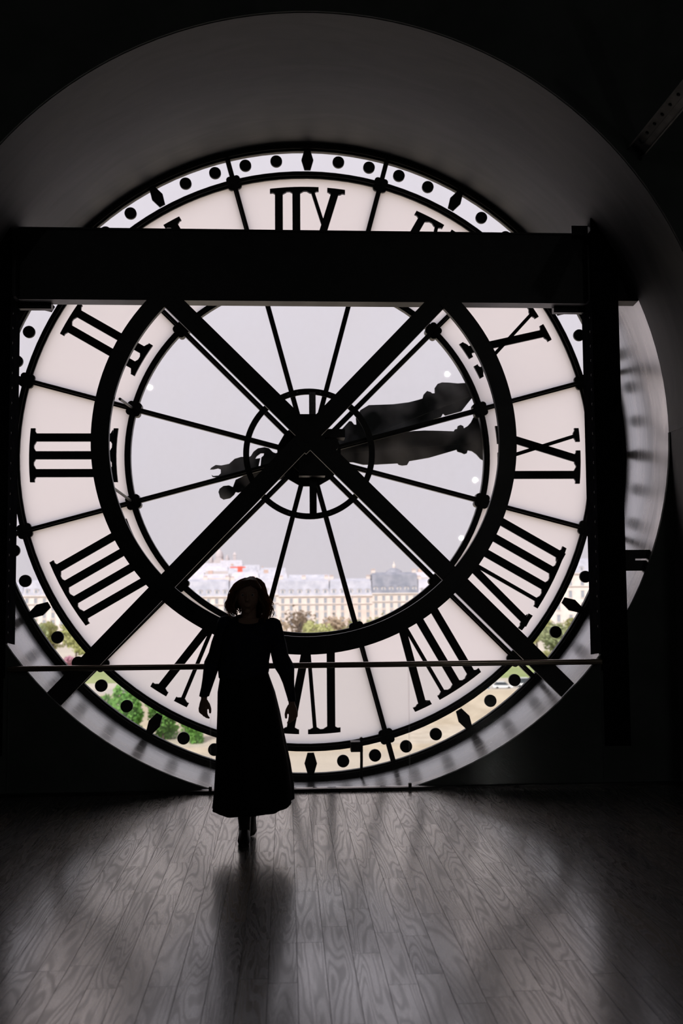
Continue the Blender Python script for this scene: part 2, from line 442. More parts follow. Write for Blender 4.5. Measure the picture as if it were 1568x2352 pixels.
for p in reveal.data.polygons:
    if p.center.z - ZC < 1.35 and p.center.y > Y_SP: p.material_index = 1

def arch_path(r, nn=72):
    pts = [(-r, -0.05 + (ZC + 0.05) * i / 12) for i in range(12)]
    pts += [(-r * cos(pi * i / nn), ZC + r * sin(pi * i / nn)) for i in range(nn + 1)]
    pts += [(r, ZC - (ZC + 0.05) * i / 12) for i in range(1, 13)]
    return pts
def strip(inner, outer, y0, y1):
    k = len(inner); v = []
    for a, b in zip(inner, outer):
        v += [(a[0], y0, a[1]), (b[0], y0, b[1]), (b[0], y1, b[1]), (a[0], y1, a[1])]
    f = []
    for i in range(k - 1):
        p, q = 4 * i, 4 * i + 4
        for j in range(4): f.append((p + j, p + (j + 1) % 4, q + (j + 1) % 4, q + j))
    f += [(3, 2, 1, 0), (4 * k - 4, 4 * k - 3, 4 * k - 2, 4 * k - 1)]
    return v, f
mb = MB()                            # straight jambs below the vault
mb.box(-R_V - 0.28, -R_V, Y_FR, Y_SP, -0.05, ZC); mb.box(R_V, R_V + 0.28, Y_FR, Y_SP, -0.05, ZC)
struct(mb, 'wall_jamb', 'reveal_paint')
# spandrel wall: fills the alcove's lower corners round the opening
k = 64
inn = [(R_IN * sin(pi / 2 + pi * i / k), ZC + R_IN * cos(pi / 2 + pi * i / k)) for i in range(k + 1)]
def to_rect(p, hx, zb):
    dx, dz = p[0], p[1] - ZC
    s = min(hx / abs(dx) if abs(dx) > 1e-6 else 1e9, (ZC - zb) / abs(dz) if dz < -1e-6 else 1e9)
    return (dx * s, ZC + dz * s)
inn = [(p[0] * 0.9985, ZC + (p[1] - ZC) * 0.9985) for p in inn]
out = [to_rect(p, 3.3, -0.6) for p in inn]
mb = MB(); v, f = strip(inn, out, Y_SP - 0.03, Y_SP + 0.002); mb.add(v, f)
struct(mb, 'wall_spandrel', 'wall_dark')
# front wall of the hall with the vault's arched opening
inn = arch_path(R_V + 0.004)
def to_box(p, hx, z0, z1):
    dx, dz = p[0], p[1] - ZC
    if p[1] <= ZC + 1e-6: return (math.copysign(hx, dx), p[1])
    s = min(hx / abs(dx) if abs(dx) > 1e-6 else 1e9, (z1 - ZC) / dz)
    return (dx * s, ZC + dz * s)
out = [to_box(p, 6.0, 0, 7.6) for p in inn]
mb = MB(); v, f = strip(inn, out, Y_FR - 0.02, Y_FR - 0.001); mb.add(v, f)
struct(mb, 'wall_front', 'wall_dark')
struct(MB().box(-6.3, -6.0, -15, -2.1, -0.2, 7.8), 'wall_left', 'wall_dark')
struct(MB().box(6.0, 6.3, -15, -2.1, -0.2, 7.8), 'wall_right', 'wall_dark')
struct(MB().box(-6.3, 6.3, -15.3, -15, -0.2, 7.8), 'wall_back', 'wall_dark')
struct(MB().box(-6.3, 6.3, -15.3, -2.1, 7.6, 7.9), 'ceiling', 'wall_dark')
# outer skin of the facade round the dial
k = 96
inn = [((R_OUT + 0.15) * sin(2 * pi * i / k), ZC + (R_OUT + 0.15) * cos(2 * pi * i / k)) for i in range(k + 1)]
def to_sq(p, h):
    dx, dz = p[0], p[1] - ZC
    s = h / max(abs(dx), abs(dz)); return (dx * s, ZC + dz * s)
out = [to_sq(p, 7.5) for p in inn]
mb = MB(); v, f = strip(inn, out, -0.30, 0.052); mb.add(v, f)
struct(mb, 'wall_facade', 'limestone_pale')

# floor: oak planks, each its own piece where the photograph shows it
floor = struct(MB().box(-6.2, 6.2, -15, -1.47, -0.16, -0.012), 'floor', 'subfloor')
PW = 0.1205
plank_cache = {}
def plank_mesh(L):
    if L not in plank_cache:
        w, g = PW / 2 - 0.0011, 0.0010
        x0, x1, y0, y1 = -w, w, g, L - g
        mb = MB()
        v = [(x0, y0, -0.012), (x1, y0, -0.012), (x1, y1, -0.012), (x0, y1, -0.012), (x0, y0, 0), (x1, y0, 0), (x1, y1, 0), (x0, y1, 0)]
        mb.add(v, [(4, 5, 6, 7)], 'floor_oak')
        mb.add(v, [(i, (i + 1) % 4, 4 + (i + 1) % 4, 4 + i) for i in range(4)] + [(3, 2, 1, 0)], 'subfloor')
        plank_cache[L] = mb.mesh('plank')
    return plank_cache[L]
rest = MB()
LENS = [0.45, 0.6, 0.75, 0.9, 1.05, 1.25]
prng = random.Random(21)
planks = []
for ci in range(-50, 50):
    cx = -0.179 + (ci + 0.5) * PW
    y = -1.50 - prng.random() * 0.9 + 0.0
    first = True
    while y > -15 or first:
        if first:
            L = round((-1.50 - y) * 20) / 20
            if L < 0.15: L = 0.15
            y0 = -1.50 - L; first = False
        else:
            L = prng.choice(LENS); y0 = y - L
        planks.append((cx, y0, L)); y = y0
def plank_score(pl):
    cx, y0, L = pl
    yc = y0 + L / 2
    d = yc + 9.4067
    if d < 3.0: return -99
    off = abs(cx + 0.10 - 0.055 * d) / d            # lateral angle from the view's middle line
    return -max(0.0, off - 0.30) * 100 - d * 0.25
ranked = sorted(planks, key=plank_score, reverse=True)
for cx, y0, L in ranked[:298]:
    o = link('plank', plank_mesh(L), floor, (cx, y0, 0))
rng = random.Random(5)
for cx, y0, L in ranked[298:]:
    if y0 < -14.9 or abs(cx) > 6: continue
    me = plank_mesh(L)
    vv = [(a.co.x + cx, a.co.y + y0, a.co.z) for a in me.vertices]
    rest.add(vv, [list(p.vertices) for p in me.polygons if p.material_index == 0], 'floor_oak')
    rest.add(vv, [list(p.vertices) for p in me.polygons if p.material_index == 1], 'subfloor')
tag(rest.build('planks', 'floor_oak', floor), kind='stuff')

# ------------------------------------------------------------------ the clock
clock = empty('giant_clock', (0, 0, ZC - 3.0), 'giant glass clock dial with Roman numerals seen from behind', 'clock')
A_SP = [math.radians(15 + 30 * i) for i in range(12)]
# glazing
def pane(r0, r1, a0, a1, y, na=8):
    mb = MB(); v = []
    for i in range(na + 1):
        a = a0 + (a1 - a0) * i / na
        v += [(r0 * sin(a), y, ZC + r0 * cos(a)), (r1 * sin(a), y, ZC + r1 * cos(a))]
    mb.add(v, [(2 * i, 2 * i + 1, 2 * i + 3, 2 * i + 2) for i in range(na)])
    return mb
for i in range(12):
    a0, a1 = A_SP[i], A_SP[i] + math.radians(30)
    part(pane(0.25, 1.70, a0, a1, 0.0), 'glass_pane', 'glass_clear', clock)
    part(pane(1.70, 2.74, a0, a1, 0.0), 'milk_glass_pane', 'glass_milk', clock)
    part(pane(2.74, 3.03, a0, a1, 0.0), 'glass_pane', 'glass_clear', clock)
def rib_ring(ri, ro):
    mb = MB()
    mb.ring(0, ZC, ri, ro, -0.018, 0.05, 128)
    mb.ring(0, ZC, ri + (ro - ri) * 0.30, ri + (ro - ri) * 0.62, -0.045, -0.018, 128)
    return mb
part(rib_ring(1.678, 1.734), 'inner_ring', 'dial_iron', clock)
part(rib_ring(2.702, 2.772), 'minute_track_ring', 'dial_iron', clock)
mb = MB(); mb.ring(0, ZC, 2.988, 3.05, -0.05, 0.055, 128); mb.ring(0, ZC, 2.972, 2.992, -0.02, 0.03, 128)
part(mb, 'rim_ring', 'dial_iron', clock)
for a in A_SP:
    s, c = sin(a), cos(a)
    mb = MB()
    P = lambda r: (r * s, ZC + r * c)
    mb.bar(P(0.22), P(3.0), 0.046, -0.015, 0.04)
    mb.bar(P(0.22), P(3.0), 0.018, -0.05, -0.015)
    part(mb, 'spoke', 'dial_iron', clock)
    for r in (1.706, 2.737):
        mb = MB()
        cx, cz = P(r)
        for k4 in range(4):
            b = a + pi / 4 + k4 * pi / 2
            mb.cyl(cx + 0.048 * sin(b), cz + 0.048 * cos(b), 0.034, -0.028 - 0.001 * k4, 0.06 + 0.001 * k4, 14)
        mb.cyl(cx, cz, 0.055, -0.04, 0.05, 16)
        part(mb, 'joint_boss', 'dial_iron', clock)
# numerals: drawn as read from the street, so mirrored from in here
R1, R0 = 2.612, 1.808
TH, TN = 0.076, 0.036
def numeral(hour, text):
    # strokes: (kind, u_outer, u_inner, width)
    st = []; u = 0.0; serif_o = []; serif_i = []
    prev = None
    for ch in text:
        if ch == 'I':
            if prev == 'I': u += 0.168
            elif prev == 'V': u += 0.150
            elif prev == 'X': u += 0.150
            st.append((u, u, TH)); serif_o.append((u, TH, prev is not None)); serif_i.append((u, TH, prev == 'I'))
        elif ch == 'V':
            if prev: u += 0.16
            nI = text.count('I')
            apex = {0: 0.125, 1: 0.165}.get(nI, 0.225)
            st.append((u, u + apex - 0.012, TH)); st.append((u + 0.235, u + apex + 0.012, TN))
            serif_o.append((u, TH, False)); serif_o.append((u + 0.235, TN, False))
            u += 0.235
        elif ch == 'X':
            if prev: u += 0.15
            st.append((u, u + 0.236, TH)); st.append((u + 0.236, u, TN))
            serif_o.append((u, TH, prev is not None)); serif_o.append((u + 0.236, TN, False))
            serif_i.append((u, TN, False)); serif_i.append((u + 0.236, TH, False))
            u += 0.236
        prev = ch
    allu = [s[0] for s in st]
    mid = (min(allu) + max(allu)) / 2
    phi = math.radians(-30 * hour)
    er = (sin(phi), cos(phi)); eu = (-cos(phi), sin(phi))
    T = lambda uu, vv: (er[0] * vv + eu[0] * (uu - mid), ZC + er[1] * vv + eu[1] * (uu - mid))
    mb = MB(); y0, y1 = -0.030, -0.004
    e = [0]
    def poly(pts):
        mb.prism([T(*p) for p in pts], y0 - e[0] * 0.0004, y1); e[0] += 1
    for uo, ui, w in st:
        poly([(uo - w / 2, R1 - 0.02), (uo + w / 2, R1 - 0.02), (ui + w / 2, R0 + 0.02), (ui - w / 2, R0 + 0.02)])
    def arc_serif(ua, ub, r, th):
        k = 6; top = []; bot = []
        for i in range(k + 1):
            uu = ua + (ub - ua) * i / k
            sag = (uu - mid) ** 2 / (2 * r)
            top.append((uu, r - sag)); bot.append((uu, r - sag - th))
        poly(top + bot[::-1])
    def serifs(lst, r, sgn):
        i = 0
        while i < len(lst):
            j = i
            while j + 1 < len(lst) and lst[j + 1][2]: j += 1
            ua = lst[i][0] - lst[i][1] / 2 - 0.048; ub = lst[j][0] + lst[j][1] / 2 + 0.048
            arc_serif(ua, ub, r if sgn > 0 else r + 0.042, 0.042)
            for q in range(i, j + 1):
                uq, wq, _ = lst[q]
                sag = (uq - mid) ** 2 / (2 * r)
                base = r - sag - 0.04 if sgn > 0 else r - sag + 0.04
                poly([(uq - wq / 2 - 0.035, base), (uq + wq / 2 + 0.035, base), (uq + wq / 2, base - sgn * 0.02), (uq - wq / 2, base - sgn * 0.02)])
            i = j + 1
    serifs(serif_o, R1, 1)
    if serif_i: serifs(serif_i, R0, -1)
    part(mb, 'roman_numeral', 'numeral_black', clock)
for h, t in enumerate(('XII', 'I', 'II', 'III', 'IIII', 'V', 'VI', 'VII', 'VIII', 'IX', 'X', 'XI')):
    numeral(h, t)
# minute track
hex_me = None
dot_me = MB().cyl(0, 0, 0.057, -0.03, -0.004, 28).mesh('minute_dot', 'numeral_black')
hx = [(-0.03, 0.096), (0.03, 0.096), (0.058, 0.0), (0.03, -0.096), (-0.03, -0.096), (-0.058, 0.0)]
hex_me = MB().prism(hx, -0.03, -0.004).mesh('hour_lozenge', 'numeral_black')
for i in range(60):
    a = math.radians(6 * i)
    if i % 5 == 0: o = link('hour_lozenge', hex_me)
    else: o = link('minute_dot', dot_me)
    keep(o, clock)
    o.location = (2.88 * sin(a), 0, ZC + 2.88 * cos(a)); o.rotation_euler = (0, a, 0)
# hands (outside the glass)
HAND_A = [(0.246, 2.931), (0.269, 3.063), (0.336, 3.141), (0.408, 3.219), (0.43, 3.219), (0.457, 3.185), (0.479, 3.185), (0.474, 3.252), (0.519, 3.33), (0.603, 3.38), (0.846, 3.389), (1.002, 3.409), (1.091, 3.432), (1.141, 3.448), (1.153, 3.488), (1.187, 3.524), (1.226, 3.512), (1.237, 3.499), (1.265, 3.501), (1.265, 3.555), (1.294, 3.595), (1.339, 3.611), (1.406, 3.609), (1.495, 3.601), (1.596, 3.607), (1.686, 3.624), (1.752, 3.568), (1.649, 3.467), (1.592, 3.399), (1.53, 3.321), (1.367, 3.276), (1.345, 3.298), (1.325, 3.262), (1.088, 3.186), (0.754, 3.064), (0.312, 2.931), (0.0, 2.80), (-0.08, 2.834), (0.0, 2.92)]
HAND_B = [(0.0, 2.93), (0.266, 3.053), (0.309, 2.998), (0.67, 3.053), (1.033, 3.108), (1.144, 3.114), (1.298, 3.111), (1.436, 3.106), (1.447, 3.125), (1.47, 3.131), (1.476, 3.158), (1.504, 3.17), (1.531, 3.158), (1.536, 3.136), (1.575, 3.159), (1.609, 3.197), (1.632, 3.242), (1.649, 3.264), (1.721, 3.233), (1.756, 3.142), (1.773, 3.031), (1.756, 2.887), (1.735, 2.812), (1.697, 2.832), (1.659, 2.876), (1.615, 2.909), (1.571, 2.918), (1.56, 2.887), (1.537, 2.88), (1.51, 2.893), (1.471, 2.904), (1.461, 2.924), (1.339, 2.888), (1.184, 2.844), (0.991, 2.811), (0.968, 2.772), (0.919, 2.767), (0.886, 2.775), (0.875, 2.789), (0.667, 2.778), (0.536, 2.776), (0.438, 2.8), (0.308, 2.80), (0.0, 2.72)]
TAIL_A = [(0.0, 2.96), (-0.209, 2.977), (-0.297, 2.911), (-0.318, 2.9), (-0.346, 2.911), (-0.384, 2.949), (-0.427, 2.96), (-0.493, 2.949), (-0.536, 2.916), (-0.563, 2.872), (-0.585, 2.862), (-0.656, 2.865), (-0.721, 2.845), (-0.775, 2.796), (-0.851, 2.78), (-0.905, 2.785), (-0.948, 2.758), (-0.961, 2.741), (-0.927, 2.741), (-0.883, 2.752), (-0.856, 2.741), (-0.856, 2.703), (-0.878, 2.681), (-0.927, 2.676), (-0.948, 2.687), (-0.937, 2.668), (-0.905, 2.662), (-0.862, 2.668), (-0.623, 2.722), (-0.49, 2.76), (-0.47, 2.852), (-0.482, 2.85), (-0.52, 2.845), (-0.504, 2.872), (-0.466, 2.9), (-0.433, 2.9), (-0.438, 2.878), (-0.46, 2.858), (-0.47, 2.764), (-0.362, 2.806), (0.0, 2.83)]
TAIL_B = [(-0.873, 2.511), (-0.862, 2.543), (-0.825, 2.57), (-0.771, 2.576), (-0.734, 2.559), (-0.707, 2.63), (-0.642, 2.662), (-0.556, 2.705), (-0.318, 2.792), (0.0, 2.88), (0.0, 2.72), (-0.319, 2.618), (-0.535, 2.553), (-0.68, 2.505), (-0.707, 2.51), (-0.723, 2.483), (-0.76, 2.451), (-0.825, 2.437), (-0.857, 2.457)]
hand_a = part(MB().prism(HAND_A, 0.335, 0.36).prism(TAIL_A, 0.336, 0.361), 'minute_hand', 'hand_bronze', clock)
hand_b = part(MB().prism(HAND_B, 0.255, 0.28).prism(TAIL_B, 0.256, 0.281), 'hour_hand', 'hand_bronze', clock)
def ridge(a, b, y, w, nm, hand):
    mb = MB().bar(a, b, w, y - 0.018, y)
    o = mb.build(nm, 'hand_bronze'); o.parent = hand
ridge((0.35, 2.98), (1.60, 3.48), 0.335, 0.03, 'rib', hand_a)
ridge((0.35, 2.90), (1.60, 3.00), 0.255, 0.03, 'rib', hand_b)
# movement and hub
mb = MB(); mb.ring(0, ZC, 0.562, 0.618, -0.13, -0.11, 96)
for a in A_SP:
    s, c = sin(a), cos(a)
    mb.bar((0.59 * s, ZC + 0.59 * c), (0.57 * s, ZC + 0.57 * c), 0.05, -0.11, -0.045)
part(mb, 'hub_ring', 'dial_iron', clock)
for a in A_SP:
    for d in (-0.075, 0.075):
        if abs(sin(a)) < 0.3:
            part(MB().cyl(0.59 * sin(a + d), ZC + 0.59 * cos(a + d), 0.008, -0.134, -0.129, 10), 'bolt', 'strap_steel', clock)
mb = MB(); mb.cyl(0, ZC, 0.27, -0.06, 0.24, 36); mb.cyl(0, ZC, 0.20, -0.22, -0.06, 32); mb.cyl(0, ZC, 0.09, 0.24, 0.40, 24)
part(mb, 'hub', 'dial_iron', clock)
mb = MB()
for i in range(12):
    a = A_SP[i] + math.radians(15)
    mb.bar((0.24 * sin(a), ZC + 0.24 * cos(a)), (0.30 * sin(a), ZC + 0.30 * cos(a)), 0.12, -0.05, -0.02)
part(mb, 'hub_flange', 'dial_iron', clock)
mb = MB(); mb.box(-0.10, 0.14, -0.36, -0.20, 2.60, 3.10); mb.box(-0.09, 0.13, -0.24, -0.20, 3.10, 3.18)
part(mb, 'motor_housing', 'steel_black', clock)
mb = MB(); mb.box(0.12, 0.325, -0.34, -0.14, 2.955, 3.035); mb.cyl(0.2, 2.90, 0.07, -0.30, -0.12, 20)
part(mb, 'gear_box', 'steel_black', clock)
part(MB().box(0.0, 0.062, -0.165, -0.131, 3.20, 3.41), 'strap', 'strap_steel', clock)
part(MB().box(0.0, 0.066, -0.165, -0.131, 2.235, 2.57), 'strap', 'steel_black', clock)
part(MB().box(-0.09, 0.13, -0.18, -0.12, 3.135, 3.20), 'bracket', 'steel_black', clock)

# small adjusting rod clamped to the dial's bottom ring
rod = empty('clamp_rod', (0.46, -0.12, -0.17), 'thin black rod clamped to the dial ring below numeral VI', 'rod')
part(MB().box(0.365, 0.475, -0.17, -0.05, 0.075, 0.165), 'clamp', 'steel_black', rod)
mb = MB(); mb.tube([(0.462, -0.16, 0.19), (0.462, -0.16, 0.0), (0.458, -0.16, -0.17)], 0.013, 10)
part(mb, 'rod_bar', 'steel_black', rod)
part(MB().cyl(0.462, 0.19, 0.018, -0.18, -0.14, 12), 'knob', 'steel_black', rod)

# ------------------------------------------------------------------ steel wind frame in front of the dial
frame = empty('steel_frame', (-0.05, -1.3, 0.0), 'black steel portal frame with ring and crossed braces before the clock', 'frame')
riv = MB().lathe([(0.013, 0), (0.012, 0.005), (0.007, 0.009), (0.001, 0.011)], 0, 0, 8).mesh('rivet', 'steel_black')
for sx, xi, xo in ((-1, -2.42, -2.66), (1, 2.32, 2.532)):
    zt = 4.68
    xa, xb = sorted((xi, xo))
    mb = MB()
    mb.box(xa, xb, -1.455, -1.43, 0.30, zt)                       # front flange plate
    mb.box(xa, xb, -1.16, -1.135, 0.30, zt - 0.1)                 # rear flange plate
    if sx < 0: mb.box(xi - 0.02, xi, -1.43, -1.16, 0.30, zt - 0.15)
    else: mb.box(xi, xi + 0.02, -1.43, -1.16, 0.30, zt - 0.15)
    mb.box((xa + xb) / 2 - 0.01, (xa + xb) / 2 + 0.01, -1.43, -1.16, 0.30, zt - 0.1)
    ca, cb = (xi, xi + 0.012) if sx < 0 else (xi - 0.012, xi)
    mb.box(ca, cb, -1.455, -1.395, 0.9, 3.95)                     # riveted corner angle
    colo = part(mb, 'column', 'column_steel_shaded', frame)
    for k in range(22):
        o = link('rivet', riv, colo)
        o.location = (xi, -1.425 if False else -1.375, 1.25 + k * 0.122)
        o.rotation_euler = (0, -sx * pi / 2, 0)
# girder: web with flanges
mb = MB()
mb.box(-2.95, 2.93, -1.30, -1.285, 3.955, 4.545)
mb.box(-2.40, 2.30, -1.315, -1.165, 3.945, 3.962)
mb.box(-2.40, 2.30, -1.315, -1.165, 4.535, 4.549)
mb.box(-2.62, 2.52, -1.295, -1.17, 3.963, 3.99)
part(mb, 'girder', 'steel_black', frame)
part(MB().box(2.30, 2.74, -1.40, -1.25, 3.945, 4.42), 'girder_end', 'steel_black', frame)
part(MB().box(-2.80, -2.39, -1.40, -1.25, 3.945, 4.50), 'girder_end', 'steel_black', frame)
part(MB().box(2.06, 2.33, -1.20, -1.14, 3.90, 3.95), 'angle_cleat', 'steel_black', frame)
part(MB().box(-2.43, -2.15, -1.20, -1.14, 3.90, 3.95), 'angle_cleat', 'steel_black', frame)
part(MB().box(2.20, 2.34, -1.30, -1.28, 4.50, 4.62), 'gusset', 'steel_black', frame)
# bracing
bc = (-0.054, 2.776)
part(MB().ring(bc[0], bc[1], 1.585, 1.728, -1.385, -1.335, 120, math.radians(44.5), math.radians(315.5), smooth=False), 'brace_ring', 'steel_black', frame)
def ext(a, b, r):                                                # point on the line from a through b at distance r from a
    d = math.hypot(b[0] - a[0], b[1] - a[1]); return (a[0] + (b[0] - a[0]) / d * r, a[1] + (b[1] - a[1]) / d * r)
for lo_, hi_ in (((-2.032, 0.741), (1.040, 3.935)), ((2.046, 0.744), (-1.157, 3.935))):
    a = ext(bc, lo_, 2.93); b = ext(bc, hi_, 1.66)
    part(MB().bar(a, b, 0.150, -1.372 if lo_[0] < 0 else -1.374, -1.330), 'brace_bar', 'steel_black', frame)
part(MB().cyl(bc[0], bc[1], 0.02, -1.39, -1.37, 12), 'bolt', 'steel_black', frame)
part(MB().prism([(bc[0] - 0.11, bc[1]), (bc[0], bc[1] + 0.11), (bc[0] + 0.11, bc[1]), (bc[0], bc[1] - 0.11)], -1.376, -1.33), 'brace_plate', 'steel_black', frame)
# short strut tying the right column to the wall
mb = MB()
mb.box(2.50, 2.86, -1.33, -1.30, 1.80, 1.872); mb.box(2.50, 2.86, -1.33, -1.30, 1.70, 1.785)
mb.box(2.50, 2.655, -1.33, -1.30, 1.785, 1.80); mb.box(2.77, 2.86, -1.33, -1.30, 1.785, 1.80)
part(mb, 'tie_strut', 'steel_black', frame)
for (ax, az, bx, bz) in ((-1.56, 3.12, -1.66, 3.28), (-1.64, 2.42, -1.66, 2.40)):
    mb = MB(); mb.tube([(ax + bc[0] * 0, -1.34, az), (bx, -0.06, bz)], 0.012, 8)
    part(mb, 'tie_rod', 'steel_black', frame)

# ------------------------------------------------------------------ glass guard rail
rail = empty('guard_rail', (0, -1.5, 0.0), 'glass guard rail with slim bronze handrail in front of the clock', 'railing')
prof = [(-0.030 + 0.0, 0.975)]
def rrect(hy, hz, r, n4=4):
    pts = []
    for cx, cz, a0 in ((hy - r, hz - r, 0), (-hy + r, hz - r, pi / 2), (-hy + r, -hz + r, pi), (hy - r, -hz + r, 1.5 * pi)):
        for i in range(n4 + 1):
            a = a0 + pi / 2 * i / n4; pts.append((cx + r * cos(a), cz + r * sin(a)))
    return pts
pr = rrect(0.028, 0.021, 0.012)
mb = MB(); mb.loft([[(x, -1.505 + y, 0.974 + z) for y, z in pr] for x in (-2.367, -1.2, 0, 1.2, 2.29)], smooth=True)
part(mb, 'handrail', 'rail_bronze', rail)
for x0, x1 in ((-2.36, -0.817), (-0.810, 0.738), (0.745, 2.282)):
    gp = part(MB().box(x0, x1, -1.511, -1.499, 0.03, 0.955), 'glass_panel', 'glass_guard', rail)
    gp.data.materials.append(M['glass_edge'])
    for pg in gp.data.polygons:
        if abs(pg.normal.x) > 0.5: pg.material_index = 1
mb = MB(); mb.box(-3.0, 3.0, -1.53, -1.48, 0.0, 0.022)
part(mb, 'shoe_rail', 'shoe_rail', rail)
for x in (-0.8135, 0.7415):
    part(MB().box(x - 0.012, x + 0.012, -1.518, -1.492, 0.022, 0.05), 'glass_clip', 'shoe_rail', rail)

# ------------------------------------------------------------------ riveted rafter in the upper right
raf = empty('rafter', (2.37, -2.445, 4.775), 'riveted black steel rafter slanting down at the upper right', 'beam')
RA = Vector((2.37, -2.445, 4.775)); RD = Vector((0.042, -0.755, 0.042)).normalized(); RL = 3.4
RN = Vector((-0.78, 0, 0.62)); RN = (RN - RD * RN.dot(RD)).normalized(); RW = RD.cross(RN).normalized()
if RW.z > 0: RW = -RW
def raf_box(mb, n0, n1, w0, w1, m=None):
    c = [RA + RD * t + RN * a + RW * b for t in (0, RL) for a, b in ((n0, w0), (n1, w0), (n1, w1), (n0, w1))]
    mb.add(c, [(0, 1, 2, 3), (7, 6, 5, 4), (0, 4, 5, 1), (1, 5, 6, 2), (2, 6, 7, 3), (3, 7, 4, 0)], m)
mb = MB(); raf_box(mb, -0.065, 0.065, 0.0, 0.012)
raf_box(mb, 0.055, 0.065, 0.012, 0.05); raf_box(mb, -0.065, -0.055, 0.012, 0.06)
raf_box(mb, -0.055, -0.005, 0.012, 0.022)
rb = part(mb, 'channel', 'rafter_steel', raf)
for k in range(23):
    o = link('rivet', riv, rb); o.location = RA + RD * (0.1 + k * 0.125) + RN * 0.025 + RW * 0.012
    o.rotation_mode = 'QUATERNION'; o.rotation_quaternion = RW.to_track_quat('Z', 'Y')

# ------------------------------------------------------------------ small spotlights on the back wall (they show as dots in the glass)
def emit_mat(name, col, st):
    m = bpy.data.materials.new(name); m.use_nodes = True
    b = m.node_tree.nodes['Principled BSDF']
    b.inputs['Base Color'].default_value = (*col, 1); b.inputs['Emission Color'].default_value = (*col, 1); b.inputs['Emission Strength'].default_value = st
    MATS[name] = m
emit_mat('lamp_glow', (1.0, 0.97, 0.93), 170.0)
for q_, (x, z) in enumerate(((4.07, 2.73), (4.44, 4.16), (3.78, 6.80), (-3.52, 6.45))):
    e = empty('wall_spotlight', (x, -14.95, z), 'small round spotlight on the dark back wall, %s' % ('lowest on the right side', 'middle one on the right side', 'highest on the right side', 'alone on the left side')[q_], 'spotlight', 'back wall spotlights')
    part(MB().cyl(x, z, 0.075, -15.0, -14.80, 20), 'housing', 'steel_black', e)
    part(MB().cyl(x, z, 0.05, -14.80, -14.79, 20), 'lens', 'lamp_glow', e)

# ------------------------------------------------------------------ the walking woman
WX, WY = -0.46, -3.0
lady = empty('person', (WX, WY, 0.0), 'woman in dark blouse and long black skirt walking from the clock', 'person')
def ell(cx, cy, cz, rx, ry, n=24, fz=None, fr=None):
    out = []
    for i in range(n):
        a = 2 * pi * i / n
        k = fr(a) if fr else 1.0
        out.append((cx + rx * k * cos(a), cy + ry * k * sin(a), cz + (fz(a) if fz else 0.0)))
    return out
# body: overlapping closed pieces fused into one skin by a voxel remesh
bd = MB()
bd.loft([ell(-0.49, -3.0, 0.86, .10, .07), ell(-0.49, -3.0, 0.95, .145, .095), ell(-0.49, -3.0, 1.08, .118, .08), ell(-0.475, -3.0, 1.2, .125, .085), ell(-0.462, -2.995, 1.30, .14, .085), ell(-0.458, -2.99, 1.36, .14, .07), ell(-0.458, -2.99, 1.395, .075, .05)])
bd.tube([(-0.458, -2.985, 1.34), (-0.459, -2.99, 1.40), (-0.461, -3.0, 1.50)], [0.056, 0.047, 0.05], 16)
# head: deformed sphere
HC = Vector((-0.463, -3.005, 1.535))
nu, nv = 28, 20
hv = []
for j in range(1, nv):
    th = pi * j / nv
    for i in range(nu):
        ph = 2 * pi * i / nu
        x, y, z = sin(th) * cos(ph), sin(th) * sin(ph), cos(th)
        X, Y, Z = x * 0.073, y * 0.090, z * 0.108
        if z < 0:
            t = -z
            X *= 1 - 0.36 * t * t
            Y = Y * (1 - 0.30 * t) - 0.020 * t          # jaw goes forward (towards -Y)
        if y < 0 and -0.1 < z < 0.28 and 0.2 < abs(x) < 0.6: Y += 0.010 * (1 - abs(abs(x) - 0.4) / 0.2)   # eye sockets
        hv.append((HC.x + X, HC.y + Y, HC.z + Z))
top = len(hv); hv.append((HC.x, HC.y, HC.z + 0.108)); hv.append((HC.x, HC.y - 0.02, HC.z - 0.109))
hf = [(j * nu + i, j * nu + (i + 1) % nu, (j + 1) * nu + (i + 1) % nu, (j + 1) * nu + i) for j in range(nv - 2) for i in range(nu)]
hf += [(i, top, (i + 1) % nu) for i in range(nu)] + [((nv - 2) * nu + i, (nv - 2) * nu + (i + 1) % nu, top + 1) for i in range(nu)]
bd.add(hv, hf, None, True)
bd.tube([(HC.x, HC.y - 0.086, HC.z + 0.020), (HC.x, HC.y - 0.097, HC.z - 0.008), (HC.x, HC.y - 0.104, HC.z - 0.024)], [0.008, 0.010, 0.013], 10)      # nose
for sx in (-1, 1):
    bd.tube([(HC.x + sx * 0.004, HC.y - 0.098, HC.z - 0.027), (HC.x + sx * 0.013, HC.y - 0.090, HC.z - 0.026)], [0.008, 0.007], 8)             # nostril wings
    bd.tube([(HC.x + sx * 0.072, HC.y + 0.005, HC.z + 0.018), (HC.x + sx * 0.077, HC.y + 0.010, HC.z - 0.010), (HC.x + sx * 0.072, HC.y + 0.004, HC.z - 0.030)], [0.012, 0.012, 0.008], 8, flat=1.2)   # ear
    bd.tube([(HC.x + sx * 0.014, HC.y - 0.082, HC.z + 0.030), (HC.x + sx * 0.046, HC.y - 0.068, HC.z + 0.028)], 0.007, 8)                        # brow
bd.tube([(HC.x - 0.022, HC.y - 0.080, HC.z - 0.053), (HC.x, HC.y - 0.089, HC.z - 0.051), (HC.x + 0.022, HC.y - 0.080, HC.z - 0.053)], [0.005, 0.0075, 0.005], 8)
bd.tube([(HC.x - 0.018, HC.y - 0.080, HC.z - 0.062), (HC.x, HC.y - 0.087, HC.z - 0.063), (HC.x + 0.018, HC.y - 0.080, HC.z - 0.062)], [0.005, 0.008, 0.005], 8)
